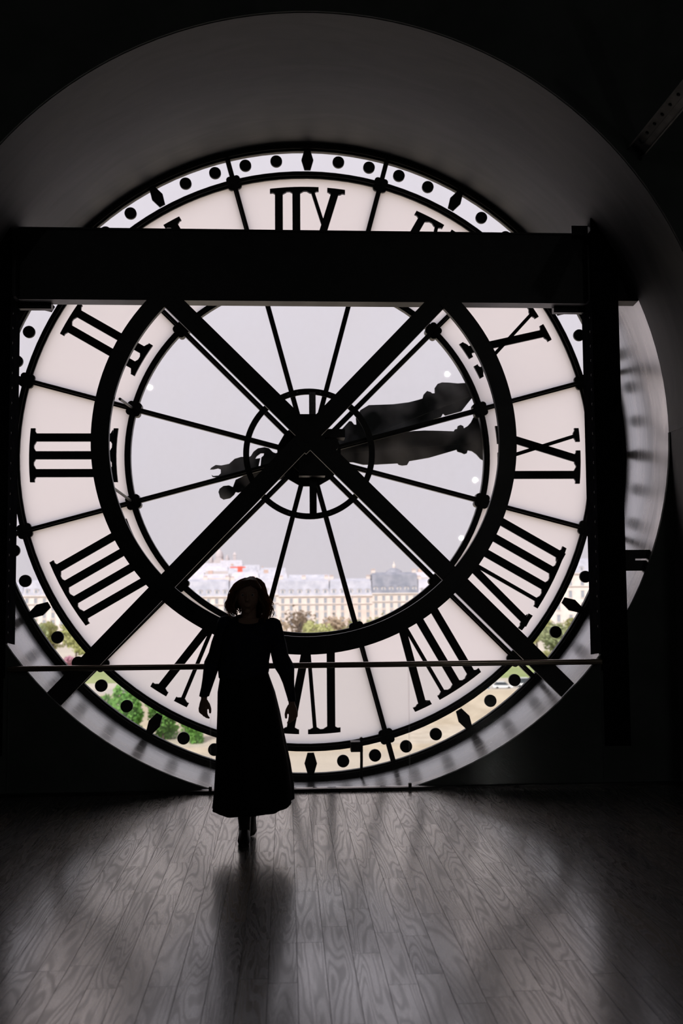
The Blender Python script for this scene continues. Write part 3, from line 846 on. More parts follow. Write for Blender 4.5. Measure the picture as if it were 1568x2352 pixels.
bd.tube([(HC.x - 0.010, HC.y - 0.076, HC.z - 0.092), (HC.x + 0.010, HC.y - 0.076, HC.z - 0.092)], 0.016, 10)                                  # chin
# arms and hands
def hand(w, d, side):
    """w wrist point, d direction of the hand, side = +1 when the thumb lies towards +X"""
    w = Vector(w); d = Vector(d).normalized()
    fw = Vector((0, -1, 0)); fw = (fw - d * fw.dot(d)).normalized()           # towards the camera
    ac = d.cross(fw).normalized()                                            # across
    if ac.x * side < 0: ac = -ac
    fw, ac = (fw * 0.72 + ac * 0.69).normalized(), (ac * 0.72 - fw * 0.69).normalized()
    # the palm faces the thigh: its width runs front to back (fw), its thickness across
    rings = []
    for t, wd, tk in ((-0.012, .021, .017), (0.012, .024, .016), (0.040, .036, .015), (0.066, .040, .014), (0.080, .037, .012)):
        c = w + d * t + ac * 0.004
        rings.append([c + fw * wd * cos(2 * pi * k / 16) + ac * tk * sin(2 * pi * k / 16) for k in range(16)])
    bd.loft(rings)
    for q, (o, ln) in enumerate(((0.030, 0.070), (0.011, 0.078), (-0.009, 0.073), (-0.028, 0.058))):
        a = w + d * 0.068 + fw * o
        cu = 0.55 + 0.16 * q                                                 # outer fingers curl more
        p1 = a + d * (ln * 0.42) + ac * (0.10 * ln)
        e1 = (d * cos(cu) + ac * sin(cu)); p2 = p1 + e1 * (ln * 0.33)
        e2 = (d * cos(cu * 1.9) + ac * sin(cu * 1.9)); p3 = p2 + e2 * (ln * 0.27)
        bd.tube([a, p1, p2, p3], [0.0095, 0.0088, 0.0080, 0.0068], 8)
    b0 = w + d * 0.022 + fw * 0.024
    bd.tube([b0, b0 + d * 0.026 + fw * 0.022 + ac * 0.008, b0 + d * 0.052 + fw * 0.026 + ac * 0.020, b0 + d * 0.074 + fw * 0.022 + ac * 0.026], [0.0125, 0.0110, 0.0095, 0.0075], 8)
def arm(sh, el, wr, tip, side):
    sh, el, wr = Vector(sh), Vector(el), Vector(wr)
    m1, m2 = sh.lerp(el, .5), el.lerp(wr, .4)
    bd.tube([sh, m1, el, m2, wr], [.044, .039, .032, .033, .022], 14)
    hand(wr, Vector(tip) - wr, side)
arm((-0.612, -2.99, 1.345), (-0.692, -2.955, 1.12), (-0.741, -3.03, 0.905), (-0.752, -3.05, 0.78), 1)
arm((-0.305, -2.99, 1.335), (-0.238, -2.955, 1.09), (-0.187, -3.03, 0.868), (-0.170, -3.05, 0.75), -1)
# legs: her right leg steps forward, the left trails behind
bd.tube([(-0.535, -3.0, .90), (-0.525, -3.07, .68), (-0.505, -3.12, .47), (-0.492, -3.05, .26), (-0.486, -2.985, .09)], [.085, .07, .05, .046, .031], 14)
bd.tube([(-0.430, -3.0, .90), (-0.437, -2.99, .68), (-0.445, -2.97, .48), (-0.450, -2.85, .28), (-0.455, -2.73, .13)], [.085, .07, .05, .046, .031], 14)
body = part(bd, 'body', 'skin', lady)
rm = body.modifiers.new('fuse', 'REMESH'); rm.mode = 'VOXEL'; rm.voxel_size = 0.0042; rm.use_smooth_shade = True
sm = body.modifiers.new('soften', 'SMOOTH'); sm.factor = 0.5; sm.iterations = 3
for sx in (-1, 1):
    mb = MB(); c = (HC.x + sx * 0.030, HC.y - 0.070, HC.z + 0.008)
    mb.lathe([(0.001, c[2] - .011), (.008, c[2] - .0075), (.0115, c[2]), (.008, c[2] + .0075), (.001, c[2] + .011)], c[0], c[1], 12)
    part(mb, 'eye', 'eye_white', lady)
    mb = MB(); mb.cyl(c[0], c[2], 0.0055, c[1] - 0.0125, c[1] - 0.009, 12); 
    part(mb, 'iris', 'boot_leather', lady)
# blouse
bl = MB()
def neck_z(a):           # scooped in front (towards -Y: a = -90 deg)
    return -0.045 * max(0.0, -sin(a)) ** 1.5 + 0.012 * max(0.0, sin(a))
fold = lambda amp, k, p: (lambda a: 1 + amp * sin(k * a + p))
hemz = lambda a: 0.030 * max(0.0, cos(a)) + 0.004 * sin(5 * a)
bl.loft([ell(-0.492, -3.0, 1.022, .158, .118, 40, hemz, fold(.02, 9, 0)),
         ell(-0.492, -3.0, 1.065, .163, .122, 40, lambda a: hemz(a) * .5, fold(.02, 9, .4)),
         ell(-0.488, -3.0, 1.12, .155, .112, 40, None, fold(.016, 7, 1)),
         ell(-0.478, -3.0, 1.20, .160, .115, 40, None, fold(.012, 7, 2)),
         ell(-0.466, -2.998, 1.28, .170, .115, 40, None, fold(.010, 5, 2)),
         ell(-0.460, -2.993, 1.345, .170, .098, 40, None, fold(.008, 5, 1)),
         ell(-0.458, -2.990, 1.378, .142, .078, 40, lambda a: neck_z(a) * .4),
         ell(-0.458, -2.989, 1.396, .110, .070, 40, lambda a: neck_z(a) * .8),
         ell(-0.458, -2.988, 1.410, .082, .064, 40, neck_z),
         ell(-0.458, -2.988, 1.405, .074, .058, 40, neck_z)], cap=False)
part(bl, 'blouse', 'blouse_navy', lady)
def sleeve(pts, name='sleeve'):
    rings = []
    for q, (x, y, z, rx, ry) in enumerate(pts):
        rings.append(ell(x, y, z, rx, ry, 24, (lambda a, x0=x: 0.0), fold(.045, 6, q * 1.1)))
    part(MB().loft(rings), name, 'blouse_navy', lady)
sleeve([(-0.600, -2.99, 1.413, .010, .012), (-0.606, -2.99, 1.408, .026, .030), (-0.612, -2.99, 1.396, .038, .046), (-0.614, -2.99, 1.372, .046, .056), (-0.622, -2.985, 1.32, .050, .058), (-0.640, -2.975, 1.25, .056, .058), (-0.662, -2.965, 1.18, .052, .055), (-0.688, -2.957, 1.12, .054, .058), (-0.703, -2.96, 1.065, .046, .055), (-0.712, -2.98, 1.02, .042, .048), (-0.724, -3.005, .965, .036, .040), (-0.735, -3.022, .925, .032, .034), (-0.738, -3.026, .912, .031, .032), (-0.739, -3.028, .908, .027, .028)])
sleeve([(-0.312, -2.99, 1.397, .010, .012), (-0.308, -2.99, 1.391, .026, .030), (-0.302, -2.99, 1.378, .040, .046), (-0.298, -2.99, 1.352, .047, .056), (-0.288, -2.985, 1.30, .051, .058), (-0.276, -2.975, 1.23, .056, .058), (-0.262, -2.965, 1.155, .055, .058), (-0.236, -2.957, 1.085, .064, .064), (-0.219, -2.965, 1.03, .047, .055), (-0.206, -2.99, .97, .035, .042), (-0.196, -3.01, .925, .030, .034), (-0.188, -3.024, .885, .026, .029), (-0.187, -3.026, .875, .026, .029), (-0.186, -3.028, .871, .022, .024)])
# skirt
sk = []
for z, c, rx, ry, amp in ((1.085, -0.490, .140, .100, 0), (1.06, -0.489, .150, .108, .004), (1.02, -0.485, .158, .115, .008), (.93, -0.476, .181, .132, .012), (.80, -0.462, .196, .150, .018), (.63, -0.450, .213, .175, .026), (.45, -0.436, .232, .200, .034), (.30, -0.430, .245, .216, .042), (.20, -0.434, .251, .226, .048)):
    t = max(0, (0.9 - z) / 0.7)
    sk.append(ell(c, -3.0, z, rx, ry, 72, (lambda a, t=t: t * (0.050 * max(0, cos(a)) ** 2 + 0.006 * sin(4 * a + 1))), (lambda a, m=amp: 1 + m * (sin(11 * a + 0.6) * .6 + sin(17 * a) * .4))))
mbk = MB(); mbk.loft(sk, cap=False)
o = part(mbk, 'skirt', 'skirt_black', lady)
sd = o.modifiers.new('cloth', 'SOLIDIFY'); sd.thickness = 0.003
# boots
def boot(sole, toe_dir, sh):
    """sole: rings along the foot from heel to toe"""
    mb = MB()
    mb.loft(sole)
    mb.loft(sh)
    return mb
b1 = MB()
b1.loft([ell(-0.490, -3.045, .22, .046, .050, 18), ell(-0.488, -3.015, .15, .041, .046, 18), ell(-0.487, -2.995, .10, .037, .045, 18), ell(-0.487, -2.99, .06, .036, .052, 18), ell(-0.487, -2.985, .025, .033, .045, 18)])
b1.loft([[(-0.487 + w * cos(2 * pi * k / 16), y, max(0.004, zc + h * sin(2 * pi * k / 16))) for k in range(16)] for y, w, zc, h in ((-2.945, .018, .05, .03), (-2.965, .030, .055, .045), (-3.01, .034, .052, .048), (-3.06, .038, .040, .038), (-3.10, .040, .030, .028), (-3.135, .032, .022, .019), (-3.155, .014, .018, .010))])
b1.box(-0.515, -0.459, -2.99, -2.94, 0.0, 0.045)
b1.box(-0.521, -0.453, -3.13, -3.03, 0.0, 0.012)
part(b1, 'boot', 'boot_leather', lady)
b2 = MB()
b2.loft([ell(-0.451, -2.83, .25, .045, .048, 18), ell(-0.453, -2.77, .18, .040, .045, 18), ell(-0.455, -2.735, .13, .036, .044, 18), ell(-0.455, -2.735, .09, .034, .045, 18)])
b2.loft([[(-0.456 + w * cos(2 * pi * k / 16), y, max(0.002, zc + h * sin(2 * pi * k / 16))) for k in range(16)] for y, w, zc, h in ((-2.675, .018, .125, .03), (-2.70, .030, .105, .045), (-2.75, .034, .080, .046), (-2.80, .038, .048, .036), (-2.84, .039, .030, .026), (-2.875, .032, .020, .017), (-2.895, .014, .016, .009))])
b2.add([(-0.482, -2.70, .085), (-0.430, -2.70, .085), (-0.430, -2.665, .11), (-0.482, -2.665, .11), (-0.480, -2.683, .040), (-0.432, -2.683, .040), (-0.432, -2.648, .065), (-0.480, -2.648, .065)], [(0, 1, 2, 3), (7, 6, 5, 4), (0, 4, 5, 1), (1, 5, 6, 2), (2, 6, 7, 3), (3, 7, 4, 0)])
part(b2, 'boot', 'boot_leather', lady)
# hair: a cap of wavy locks parted to her left
hr = MB()
hrng = random.Random(3)
RXL = [(1.655, .012), (1.640, .050), (1.615, .078), (1.57, .098), (1.525, .110), (1.480, .124), (1.445, .118), (1.418, .104), (1.395, .088)]
RXR = [(1.655, .012), (1.640, .046), (1.615, .074), (1.57, .094), (1.525, .112), (1.490, .130), (1.450, .140), (1.418, .134), (1.375, .112)]
def interp(tab, z):
    for (z0, a), (z1, b) in zip(tab, tab[1:]):
        if z1 <= z <= z0: return a + (b - a) * (z0 - z) / (z0 - z1)
    return tab[-1][1] if z < tab[-1][0] else tab[0][1]
def lock(az, zend, r, inset=0.0, wave=1.0, ph=0.0, n=7, steps=16):
    """az: azimuth, 0 = towards +X, 90 = back (+Y)"""
    pts = []; rad = []
    for k in range(steps + 1):
        t = k / steps
        z = 1.652 + (zend - 1.652) * t
        c, s = cos(az), sin(az)
        wr = (1 + c) / 2
        rr = interp(RXL, z) * (1 - wr) + interp(RXR, z) * wr - inset
        ry = rr * (0.96 if s > 0 else 0.86)
        a2 = az + 0.10 * wave * sin(7.5 * t + ph) * t
        w = 0.009 * wave * sin(9 * t + ph) * t
        cx = -0.445 + (-0.463 + 0.445) * min(1, t * 3)
        pts.append((cx + (rr + w) * cos(a2), -2.992 + (ry + w) * sin(a2), z))
        rad.append(r * (0.75 + 0.5 * sin(pi * min(1, t * 1.05))) * (1 if t < .8 else 1 - (t - .8) * 2.6))
    hr.tube(pts, rad, n)
F0 = math.radians(-90)
for i in range(46):
    az = math.radians(-36 + 252 * i / 45)
    right = cos(az) > 0
    ze = (1.392 if right else 1.422) + hrng.uniform(-.018, .022)
    if sin(az) < -0.2: ze += 0.01
    lock(az, ze, 0.0105, 0.018, 1.3, hrng.uniform(0, 1.6) + (0.5 if right else 0))
hr_main = hr
hr = MB()                                                        # fine loose strands
for i in range(300):
    az = math.radians(hrng.uniform(-44, 224))
    right = cos(az) > 0
    lock(az, (1.375 if right else 1.402) + hrng.uniform(-.016, .05), hrng.uniform(.0010, .0026), hrng.uniform(-.020, .004), hrng.uniform(.8, 2.4), hrng.uniform(0, 6), 5, 20)
part(hr, 'loose_strands', 'hair_fine', lady)
hr = hr_main
for i in range(13):                                              # sweep over the forehead from the parting
    t = i / 12
    x1 = -0.463 + (-0.072 + 0.146 * t)
    p0 = (-0.440 + 0.02 * (t - .5), -3.02, 1.650)
    p1 = (-0.450 + (x1 + 0.450) * .6, -3.085, 1.632 - 0.012 * abs(t - .62))
    p2 = (x1 + (0.006 if t > .6 else -0.006), -3.082 + 0.02 * abs(t - .55), 1.606 - 0.05 * abs(t - .6))
    hr.tube([p0, p1, p2], [.012, .013, .008], 7)
part(hr, 'hair', 'hair_brown', lady)

# ------------------------------------------------------------------ the city beyond the glass
G = -24.0                                   # street level, far below the clock
def X_at(px, Y): return -0.2184 + (px - 657.7) / 2287.0 * (Y + 9.4067)      # bearing seen from the hall -> X at distance Y
struct(MB().box(-900, 900, 224, 5200, G - 2, G), 'ground', 'ground_sand')
struct(MB().box(-900, 900, 0.5, 195, -33.5, -31.5), 'river', 'river_water')
struct(MB().box(-900, 900, 194, 224, -34, -30.5), 'quay_ledge', 'quay_stone')
struct(MB().box(-900, 900, 222, 224.6, -30.5, G + 1.1), 'quay_wall', 'quay_stone')
struct(MB().box(-900, 900, 226, 246, G, G + 0.05), 'road', 'road_grey')
struct(MB().box(-900, 900, 262, 325, G, G + 0.06), 'lawn', 'lawn')
# quay copings: single stones along the wall top where they can be told apart
# windows shared between houses
def window_mesh(w, h):
    mb = MB()
    mb.box(-w / 2, w / 2, -0.05, 0.02, 0, h, 'window_glass_far')
    mb.box(-w / 2 - .18, -w / 2, -0.18, 0.02, -0.1, h + .2, 'limestone_pale'); mb.box(w / 2, w / 2 + .18, -0.18, 0.02, -0.1, h + .2, 'limestone_pale')
    mb.box(-w / 2 - .3, w / 2 + .3, -0.28, 0.02, -0.32, -0.1, 'limestone_pale'); mb.box(-w / 2 - .3, w / 2 + .3, -0.25, 0.02, h, h + .28, 'limestone_pale')
    mb.box(-.04, .04, -0.08, 0.0, 0, h, 'limestone_pale')
    return mb.mesh('window')
WIN = window_mesh(1.35, 2.35)
WIN_TALL = window_mesh(1.5, 3.2)
def dormer_mesh(roofm):
    mb = MB()
    mb.box(-.95, .95, -0.1, 1.6, 0, 1.9, 'limestone_pale'); mb.box(-.6, .6, -0.16, 0, .25, 1.65, 'window_glass_far')
    mb.prism([(-1.15, 1.9), (1.15, 1.9), (0, 2.6)], -0.25, 1.6, roofm)
    return mb.mesh('dormer')
DORM = {k: dormer_mesh(k) for k in ('zinc_roof', 'zinc_dark', 'zinc_pale')}
def chimney_mesh():
    mb = MB(); mb.box(-1.0, 1.0, -.5, .5, 0, 2.0, 'limestone')
    for x in (-.7, -.25, .25, .7): mb.lathe([(.16, 2.0), (.13, 2.7)], x, 0, 8, 'chimney_clay')
    return mb.mesh('chimney')
CHIM = chimney_mesh()
brng = random.Random(11)
def mansard(x0, x1, Y, cz, rz, wallm, roofm, label, name='apartment_building', depth=14, win=WIN, pitch=3.3, rows=4, fh=3.35, chim=2, group='houses across the river'):
    b = empty(name, ((x0 + x1) / 2, Y, G), label, 'building', group)
    part(MB().box(x0, x1, Y, Y + depth, G, cz), 'wall', wallm, b)
    part(MB().box(x0, x1, Y - .6, Y, cz - .5, cz), 'cornice', 'limestone_pale', b)
    part(MB().box(x0, x1, Y - .5, Y, cz - fh - 0.75, cz - fh - 0.45), 'balcony', 'limestone_pale', b)
    s = 2.0
    v = [(x0, Y, cz), (x1, Y, cz), (x1, Y + depth, cz), (x0, Y + depth, cz), (x0 + .3, Y + s, rz - 1.2), (x1 - .3, Y + s, rz - 1.2), (x1 - .3, Y + depth - s, rz - 1.2), (x0 + .3, Y + depth - s, rz - 1.2), (x0 + .6, Y + depth / 2, rz), (x1 - .6, Y + depth / 2, rz)]
    part(MB().add(v, [(0, 1, 5, 4), (1, 2, 6, 5), (2, 3, 7, 6), (3, 0, 4, 7), (4, 5, 9, 8), (6, 7, 8, 9), (5, 6, 9), (7, 4, 8)]), 'roof', roofm, b)
    nc = max(1, int((x1 - x0 - 1) / pitch)); p = (x1 - x0) / nc
    for i in range(nc):
        x = x0 + p * (i + .5)
        for r in range(rows):
            z = cz - 0.9 - fh * (r + 1) + 0.6
            if z < -17.5: continue
            keep(link('window', win, None), b).location = (x, Y, z)
        if rz - cz > 4 and i % 1 == 0:
            keep(link('dormer', DORM[roofm], None), b).location = (x, Y + 0.45, cz + .9)
    for i in range(chim):
        keep(link('chimney', CHIM, None), b).location = (x0 + 1.2 + (x1 - x0 - 2.4) * (i / max(1, chim - 1) if chim > 1 else .5), Y + depth * .45, rz - 1.0)
    return b
Yr = 460
edges = [(-150, -122, 'limestone', 'zinc_roof', -3.2, 4.2, 'cream stone house far left, seen through the minute track by numeral IIII'),
         (-122, -98, 'limestone_pale', 'zinc_roof', -2.0, 5.2, 'pale stone house far left below the dial behind bare brown trees'),
         (-98, -74, 'limestone_pink', 'zinc_pale', -2.6, 5.0, 'pinkish stone house left of the basilica hill'),
         (-74, -50, 'limestone_pale', 'zinc_pale', -2.2, 5.6, 'pale stone house with light zinc roof under the basilica'),
         (-50, -27, 'limestone', 'zinc_roof', -3.0, 5.0, 'cream stone house with grey mansard roof left of the woman'),
         (-27, -4, 'limestone_pale', 'zinc_pale', -2.4, 4.6, 'pale stone house just right of the woman\'s head'),
         (-4, 20, 'limestone', 'zinc_roof', -3.1, 4.9, 'cream stone house with long grey roof centred under the clock hub'),
         (20, 40, 'limestone_pink', 'zinc_roof', -3.1, 4.8, 'pinkish stone house beside the lower right dial spoke'),
         (40, 62, 'limestone', 'zinc_dark', -2.2, 7.6, 'stone pavilion with tall dark slate roof at lower right of dial'),
         (62, 92, 'limestone_pale', 'zinc_pale', -3.0, 4.4, 'pale stone house with light roof right of the dark pavilion'),
         (92, 118, 'limestone', 'zinc_roof', -2.8, 4.8, 'cream stone house behind the braces at lower right')]
for x0, x1, wm, rm_, cz, rz, lab in edges:
    mansard(x0, x1, Yr, cz, rz, wm, rm_, lab, rows=4, chim=2 + (x1 - x0 > 22))
# the large palace wing to the right, seen through the minute track
pal = mansard(118, 176, 452, 6.5, 13.5, 'limestone_pale', 'zinc_roof', 'tall pale palace wing at right edge behind the minute track', name='palace_wing', win=WIN_TALL, pitch=5.2, rows=5, fh=5.6, chim=3, depth=20)
# dome with lantern on the pavilion
dm = empty('domed_church', (X_at(905, 620), 620, G), 'domed church tower rising over roofs at lower right of dial', 'church', None)
dx = X_at(905, 620)
part(MB().box(dx - 9, dx + 9, 612, 632, G, 4.5), 'wall', 'limestone', dm)
part(MB().lathe([(6.5, 4.0), (6.5, 7.0), (6.0, 8.6), (4.6, 10.6), (2.4, 11.9), (1.0, 12.3)], dx, 620, 20), 'dome', 'zinc_dark', dm)
part(MB().lathe([(1.0, 12.0), (1.0, 14.0), (.4, 14.6), (.1, 16.6)], dx, 620, 10), 'lantern', 'limestone', dm)
# second and third rows of roofs climbing towards the hill
FAR = [('far_plaster', 'zinc_pale'), ('far_plaster_grey', 'zinc_roof'), ('far_plaster', 'zinc_roof'), ('far_plaster_grey', 'zinc_pale'), ('limestone_pink', 'zinc_pale')]
def far_block(x0, x1, Y, cz, rz, k, label, group):
    wm, rm_ = FAR[k % len(FAR)]
    b = empty('far_house', ((x0 + x1) / 2, Y, G), label, 'building', group)
    part(MB().box(x0, x1, Y, Y + 16, G, cz), 'wall', wm, b)
    v = [(x0, Y, cz), (x1, Y, cz), (x1, Y + 16, cz), (x0, Y + 16, cz), (x0 + 1, Y + 5, rz), (x1 - 1, Y + 5, rz), (x1 - 1, Y + 11, rz), (x0 + 1, Y + 11, rz)]
    part(MB().add(v, [(0, 1, 5, 4), (1, 2, 6, 5), (2, 3, 7, 6), (3, 0, 4, 7), (4, 5, 6, 7)]), 'roof', rm_, b)
    h = 3.0 * Y / 460
    w_ = 1.5 * Y / 460
    nn = max(2, int((x1 - x0) / (4.6 * Y / 460)))
    for i in range(nn):
        xx = x0 + (x1 - x0) * (i + .5) / nn
        part(MB().box(xx - w_ / 2, xx + w_ / 2, Y - .3, Y, cz - h * 1.4, cz - h * .5), 'window', 'window_glass_far', b)
    if k % 2 == 0: part(MB().box(x0 + 3, x0 + 6, Y + 6, Y + 9, rz - 1, rz + 2.4), 'chimney', 'chimney_clay', b)
    return b
frng = random.Random(31)
ORD = ['first', 'second', 'third', 'fourth', 'fifth', 'sixth', 'seventh', 'eighth', 'ninth', 'tenth', 'eleventh', 'twelfth', 'thirteenth', 'fourteenth', 'fifteenth', 'sixteenth', 'seventeenth', 'eighteenth', 'nineteenth', 'twentieth']
lab2 = 'hazy pale house behind the riverfront, %s from left in the second row'
lab3 = 'hazy house below the basilica, %s from left in the lower tier'
lab4 = 'hazy house below the basilica, %s from left in the upper tier'
x = -130.0
k = 0
while x < 150:
    w = frng.uniform(16, 30)
    if not (30 < x < 60):
        far_block(x, x + w, 640 + frng.uniform(0, 40), frng.uniform(4.5, 7.0), frng.uniform(8.5, 11.0), k, lab2 % ORD[k], 'second row of far houses')
    x += w; k += 1
x = X_at(395, 1150); c3 = 0
while x < X_at(650, 1150):
    w = frng.uniform(20, 40)
    up_ = 6 * max(0.0, 1 - abs(x - X_at(480, 1150)) / 90)
    far_block(x, x + w, 1150 + frng.uniform(0, 60), 13 + up_ + frng.uniform(-2, 2), 19 + up_ + frng.uniform(-2, 2), k, lab3 % ORD[c3], 'houses below the basilica')
    x += w; k += 1; c3 += 1
x = X_at(395, 2000); c4 = 0
while x < X_at(620, 2000):
    w = frng.uniform(32, 56)
    up_ = 22 * max(0.0, 1 - abs(x - X_at(490, 2000)) / 130)
    far_block(x, x + w, 2000 + frng.uniform(0, 100), 22 + up_ + frng.uniform(-3, 3), 31 + up_ + frng.uniform(-3, 3), k, lab4 % ORD[c4], 'houses below the basilica')
    x += w; k += 1; c4 += 1
# hill
hm = MB(); hv = []; hn, hk = 60, 14
hx0, hx1 = X_at(330, 2900), X_at(760, 2900)
def hill_h(px):
    tab = [(300, 0), (380, 18), (430, 38), (470, 54), (500, 60), (530, 58), (560, 52), (590, 46), (620, 34), (660, 22), (720, 8), (800, 0)]
    for (a, ha), (b, hb) in zip(tab, tab[1:]):
        if a <= px <= b: return ha + (hb - ha) * (px - a) / (b - a)
    return 0
for j in range(hk + 1):
    for i in range(hn + 1):
        px = 330 + 430 * i / hn
        t = j / hk
        Yh = 2500 + 900 * t
        hv.append((X_at(px, 2900), Yh, G + (hill_h(px) - G) * sin(pi * min(1, t * 1.1) / 1.1 * 0.55 + 0.0) / 1.0 * (1.0 if t < .62 else 1.0)))
hf = [(j * (hn + 1) + i, j * (hn + 1) + i + 1, (j + 1) * (hn + 1) + i + 1, (j + 1) * (hn + 1) + i) for j in range(hk) for i in range(hn)]
hm.add(hv, hf, None, True)
struct(hm, 'hill', 'hill_green')
# houses dotted over the hill, too far to pick apart
hh = MB(); q = random.Random(9)
for i in range(170):
    px = q.uniform(395, 640); t = q.uniform(0.0, 0.46)
    xx = X_at(px, 2900); Yh = 2500 + 900 * t
    zz = G + (hill_h(px) - G) * sin(pi * min(1, t * 1.1) / 1.1 * 0.55)
    if zz < 8: continue
    w, h_ = q.uniform(9, 20), q.uniform(9, 17)
    hh.box(xx - w / 2, xx + w / 2, Yh, Yh + 14, zz - 6, zz + h_, q.choice(['far_plaster', 'far_plaster_grey', 'basilica_stone', 'far_plaster']))
    hh.add([(xx - w / 2, Yh, zz + h_), (xx + w / 2, Yh, zz + h_), (xx + w / 2, Yh + 14, zz + h_), (xx - w / 2, Yh + 14, zz + h_), (xx - w / 2, Yh + 7, zz + h_ + 4), (xx + w / 2, Yh + 7, zz + h_ + 4)], [(0, 1, 5, 4), (2, 3, 4, 5), (1, 2, 5), (3, 0, 4)], q.choice(['zinc_pale', 'zinc_roof', 'chimney_clay', 'zinc_pale']))
tag(hh.build('hillside_houses'), 'small pale houses scattered over the distant hill', 'houses', kind='stuff')
# basilica
bY = 3000; bx = X_at(505, bY); bz = 56
bas = empty('basilica', (bx, bY, bz), 'white domed basilica on the hilltop left of the woman', 'church')
part(MB().box(bx - 34, bx + 34, bY - 16, bY + 30, bz - 20, bz + 17), 'nave', 'basilica_stone', bas)
part(MB().box(bx - 15, bx + 15, bY - 28, bY - 16, bz - 20, bz + 22), 'portico', 'basilica_stone', bas)
part(MB().prism([(bx - 15, bz + 22), (bx + 15, bz + 22), (bx, bz + 31)], bY - 28, bY - 10), 'gable', 'basilica_stone', bas)
part(MB().lathe([(12, bz + 16), (12, bz + 33), (12.6, bz + 33.5), (11.6, bz + 40), (9.2, bz + 47), (5.6, bz + 52), (2.6, bz + 55)], bx, bY, 20), 'main_dome', 'basilica_stone', bas)
part(MB().lathe([(2.6, bz + 54), (2.6, bz + 60), (1.6, bz + 62), (.4, bz + 68)], bx, bY, 10), 'lantern', 'basilica_stone', bas)
for sx, sy in ((-1, -1), (1, -1), (-1, 1), (1, 1)):
    part(MB().lathe([(5.2, bz + 16), (5.2, bz + 24), (4.8, bz + 29), (3.2, bz + 34), (.8, bz + 38), (.2, bz + 41)], bx + sx * 24, bY + sy * 12, 14), 'side_dome', 'basilica_stone', bas)
part(MB().box(bx + 40, bx + 49, bY + 20, bY + 29, bz - 10, bz + 40).add([(bx + 39, bY + 19, bz + 40), (bx + 50, bY + 19, bz + 40), (bx + 50, bY + 30, bz + 40), (bx + 39, bY + 30, bz + 40), (bx + 44.5, bY + 24.5, bz + 50)], [(0, 1, 4), (1, 2, 4), (2, 3, 4), (3, 0, 4)]), 'bell_tower', 'basilica_stone', bas)
# crane
cY = 900; cx_ = X_at(552, cY)
cr = empty('tower_crane', (cx_, cY, G), 'red tower crane standing above the far roofs left of the woman', 'crane')
part(MB().box(cx_ - .9, cx_ + .9, cY - .9, cY + .9, G, 18), 'mast', 'crane_red', cr)
part(MB().box(cx_ - 2.2, cx_ + 2.2, cY - 1.5, cY + 1.5, 13, 19.5), 'cab', 'crane_red', cr)
part(MB().box(cx_ - 9, cx_ + 5, cY - .7, cY + .7, 18, 19.2), 'jib', 'crane_red', cr)

# trees
def tree_meshes(seed, rad, hgt, nleaf, leafm, size, low=.42, fat=1.0):
    r = random.Random(seed)
    blobs = [((r.uniform(-.45, .45) * rad, r.uniform(-.45, .45) * rad, hgt * (low + (.86 - low) * (k_ + r.random()) / 9)), rad * fat * r.uniform(.38, .55)) for k_ in range(9)]
    mb = MB(); vv = []; ff = []
    for i in range(nleaf):
        (bx_, by_, bz_), br = r.choice(blobs)
        d = Vector((r.gauss(0, 1), r.gauss(0, 1), r.gauss(0, 1))).normalized() * br * r.uniform(.55, 1.05)
        c = Vector((bx_, by_, bz_)) + d
        a = Vector((r.gauss(0, 1), r.gauss(0, 1), r.gauss(0, 1))).normalized(); b = a.orthogonal().normalized(); s = size * r.uniform(.6, 1.3)
        k = len(vv)
        vv += [c - a * s - b * s * .5, c + a * s * .1 - b * s * .7, c + a * s, c + a * s * .1 + b * s * .7]
        ff.append((k, k + 1, k + 2, k + 3))
    mb.add(vv, ff)
    crown = mb.mesh('crown', leafm)
    mb = MB(); mb.tube([(0, 0, 0), (r.uniform(-.2, .2), 0, hgt * .35), (r.uniform(-.5, .5), r.uniform(-.5, .5), hgt * .62)], [rad * .07, rad * .055, rad * .025], 8)
    for q in range(6):
        a = r.uniform(0, 2 * pi)
        mb.tube([(0, 0, hgt * r.uniform(.3, .42)), (cos(a) * rad * .35, sin(a) * rad * .35, hgt * .6), (cos(a) * rad * .55, sin(a) * rad * .55, hgt * .78)], [rad * .03, rad * .02, rad * .008], 6)
    return crown, mb.mesh('trunk', 'bark')
KINDS = {'green': [tree_meshes(1, 6.5, 15, 1500, 'leaf_green', .75), tree_meshes(2, 7.0, 16, 1500, 'leaf_green', .75)],
         'bank': [tree_meshes(1, 3.6, 14.5, 2600, 'leaf_green', .55, .10, 1.8), tree_meshes(2, 3.6, 14.0, 2600, 'leaf_green', .55, .10, 1.8)],
         'spring': [tree_meshes(3, 6, 14, 1100, 'leaf_spring', .62), tree_meshes(4, 5.5, 13, 1100, 'leaf_spring', .62)],
         'brown': [tree_meshes(5, 6, 15, 800, 'leaf_brown', .55), tree_meshes(6, 6, 14, 800, 'leaf_brown', .55)],
         'olive': [tree_meshes(7, 6, 14, 1100, 'leaf_olive', .62)],
         'pink': [tree_meshes(8, 3.6, 8, 700, 'blossom_pink', .5)]}
trng = random.Random(17)
def tree(kind, x, Y, z0, s, label, group):
    c, t = KINDS[kind][trng.randrange(len(KINDS[kind]))]
    e = empty('tree', (x, Y, z0), label, 'tree', group)
    e.rotation_euler = (0, 0, trng.uniform(0, 6)); e.scale = (s, s, s * trng.uniform(.9, 1.1))
    link('crown', c, e); link('trunk', t, e)
    return e
for q_, (px, Y, s) in enumerate(((243, 204, .62), (303, 199.5, .84), (380, 204.5, .92), (444, 200, .60))):
    tree('bank', X_at(px, Y), Y, -30.5, s, 'bright green leafy riverbank tree, %s from left below numeral IIII' % ORD[q_], 'green riverbank trees at lower left')
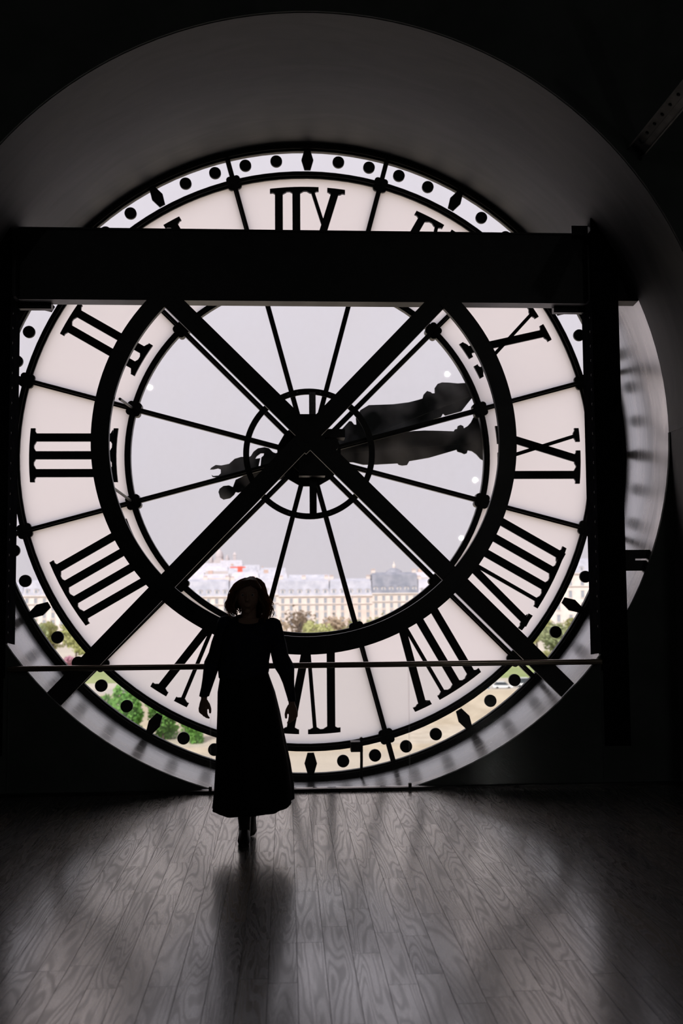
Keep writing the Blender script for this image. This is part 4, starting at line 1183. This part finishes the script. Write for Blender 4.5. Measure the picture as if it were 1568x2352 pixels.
LBL = {'spring': 'yellow green spring tree', 'brown': 'bare brown tree', 'olive': 'olive green tree'}
for Y, row, shift in ((338, 'rear', 0), (308, 'front', 46)):
    cnt = 0
    for px in [-55 + shift + 92 * q_ for q_ in range(18)]:
        if 200 < px < 370 or 1070 < px < 1220: continue          # these stand wholly behind milk glass
        c0 = px + trng.uniform(-6, 6)
        kd = 'brown' if (690 < c0 < 790 or c0 < 110) and Y == 338 else trng.choice(['spring', 'spring', 'olive', 'spring', 'brown'])
        tree(kd, X_at(c0, Y), Y + trng.uniform(-3, 3), G, trng.uniform(.95, 1.08) * (1.12 if row == 'rear' else 1.0), '%s, %s from left in the far garden\'s %s row' % (LBL[kd], ORD[cnt], row), 'trees in the far garden')
        cnt += 1
for px, Y, s, lab in ((655, 270, 1.0, 'pink blossoming tree beside the woman\'s shoulder'), (168, 284, .8, 'small pink blossoming tree at far left below numeral IIII')):
    tree('pink', X_at(px, Y), Y, G, s, lab, None)
for px, Y, s, lab in ((60, 262, .62, 'low yellow green tree behind the quay road, nearest the left column'), (128, 258, .55, 'low yellow green tree behind the quay road, left of the brace'), (1262, 268, .5, 'low yellow green tree behind the quay road, right of the brace'), (1330, 276, .5, 'low yellow green tree behind the quay road, nearest the right column')):
    tree('spring', X_at(px, Y), Y, G, s, lab, 'low trees behind the quay road')
tree('green', X_at(890, 286), 286, G, .8, 'dark green tree at lower right before the pavilion', None)
# shrubs on the right beyond the road
# cars on the quay road
def car(px, Y, m, label, L=4.3, H=1.45):
    x = X_at(px, Y)
    c = empty('car', (x, Y, G + .05), label, 'car')
    z = G + .05
    part(MB().prism([(x - L / 2, z + .35), (x + L / 2, z + .35), (x + L / 2, z + .75), (x + L * .30, z + .9), (x - L * .44, z + .95), (x - L / 2, z + .8)], Y - .85, Y + .85), 'body', m, c)
    part(MB().prism([(x - L * .42, z + .93), (x + L * .30, z + .9), (x + L * .12, z + H), (x - L * .30, z + H)], Y - .75, Y + .75), 'cabin', 'car_glass', c)
    part(MB().prism([(x - L * .30, z + H - .04), (x + L * .12, z + H - .04), (x + L * .10, z + H + .05), (x - L * .28, z + H + .05)], Y - .74, Y + .74), 'roof', m, c)
    for wx in (-.3, .3):
        for wy in (-.85, .75): part(MB().cyl(x + L * wx, z + .32, .32, Y + wy, Y + wy + .1, 12), 'wheel', 'tyre', c)
car(1152, 234, 'car_white', 'white car on the quay road at lower right', 4.8, 1.7)
car(1100, 232, 'car_blue', 'dark blue car on the quay road at lower right', 4.2)
car(1052, 236, 'car_silver', 'silver car on the quay road nearest numeral VII', 4.2)
car(1205, 238, 'car_white', 'white van on the quay road nearest the right brace', 5.2, 2.2)
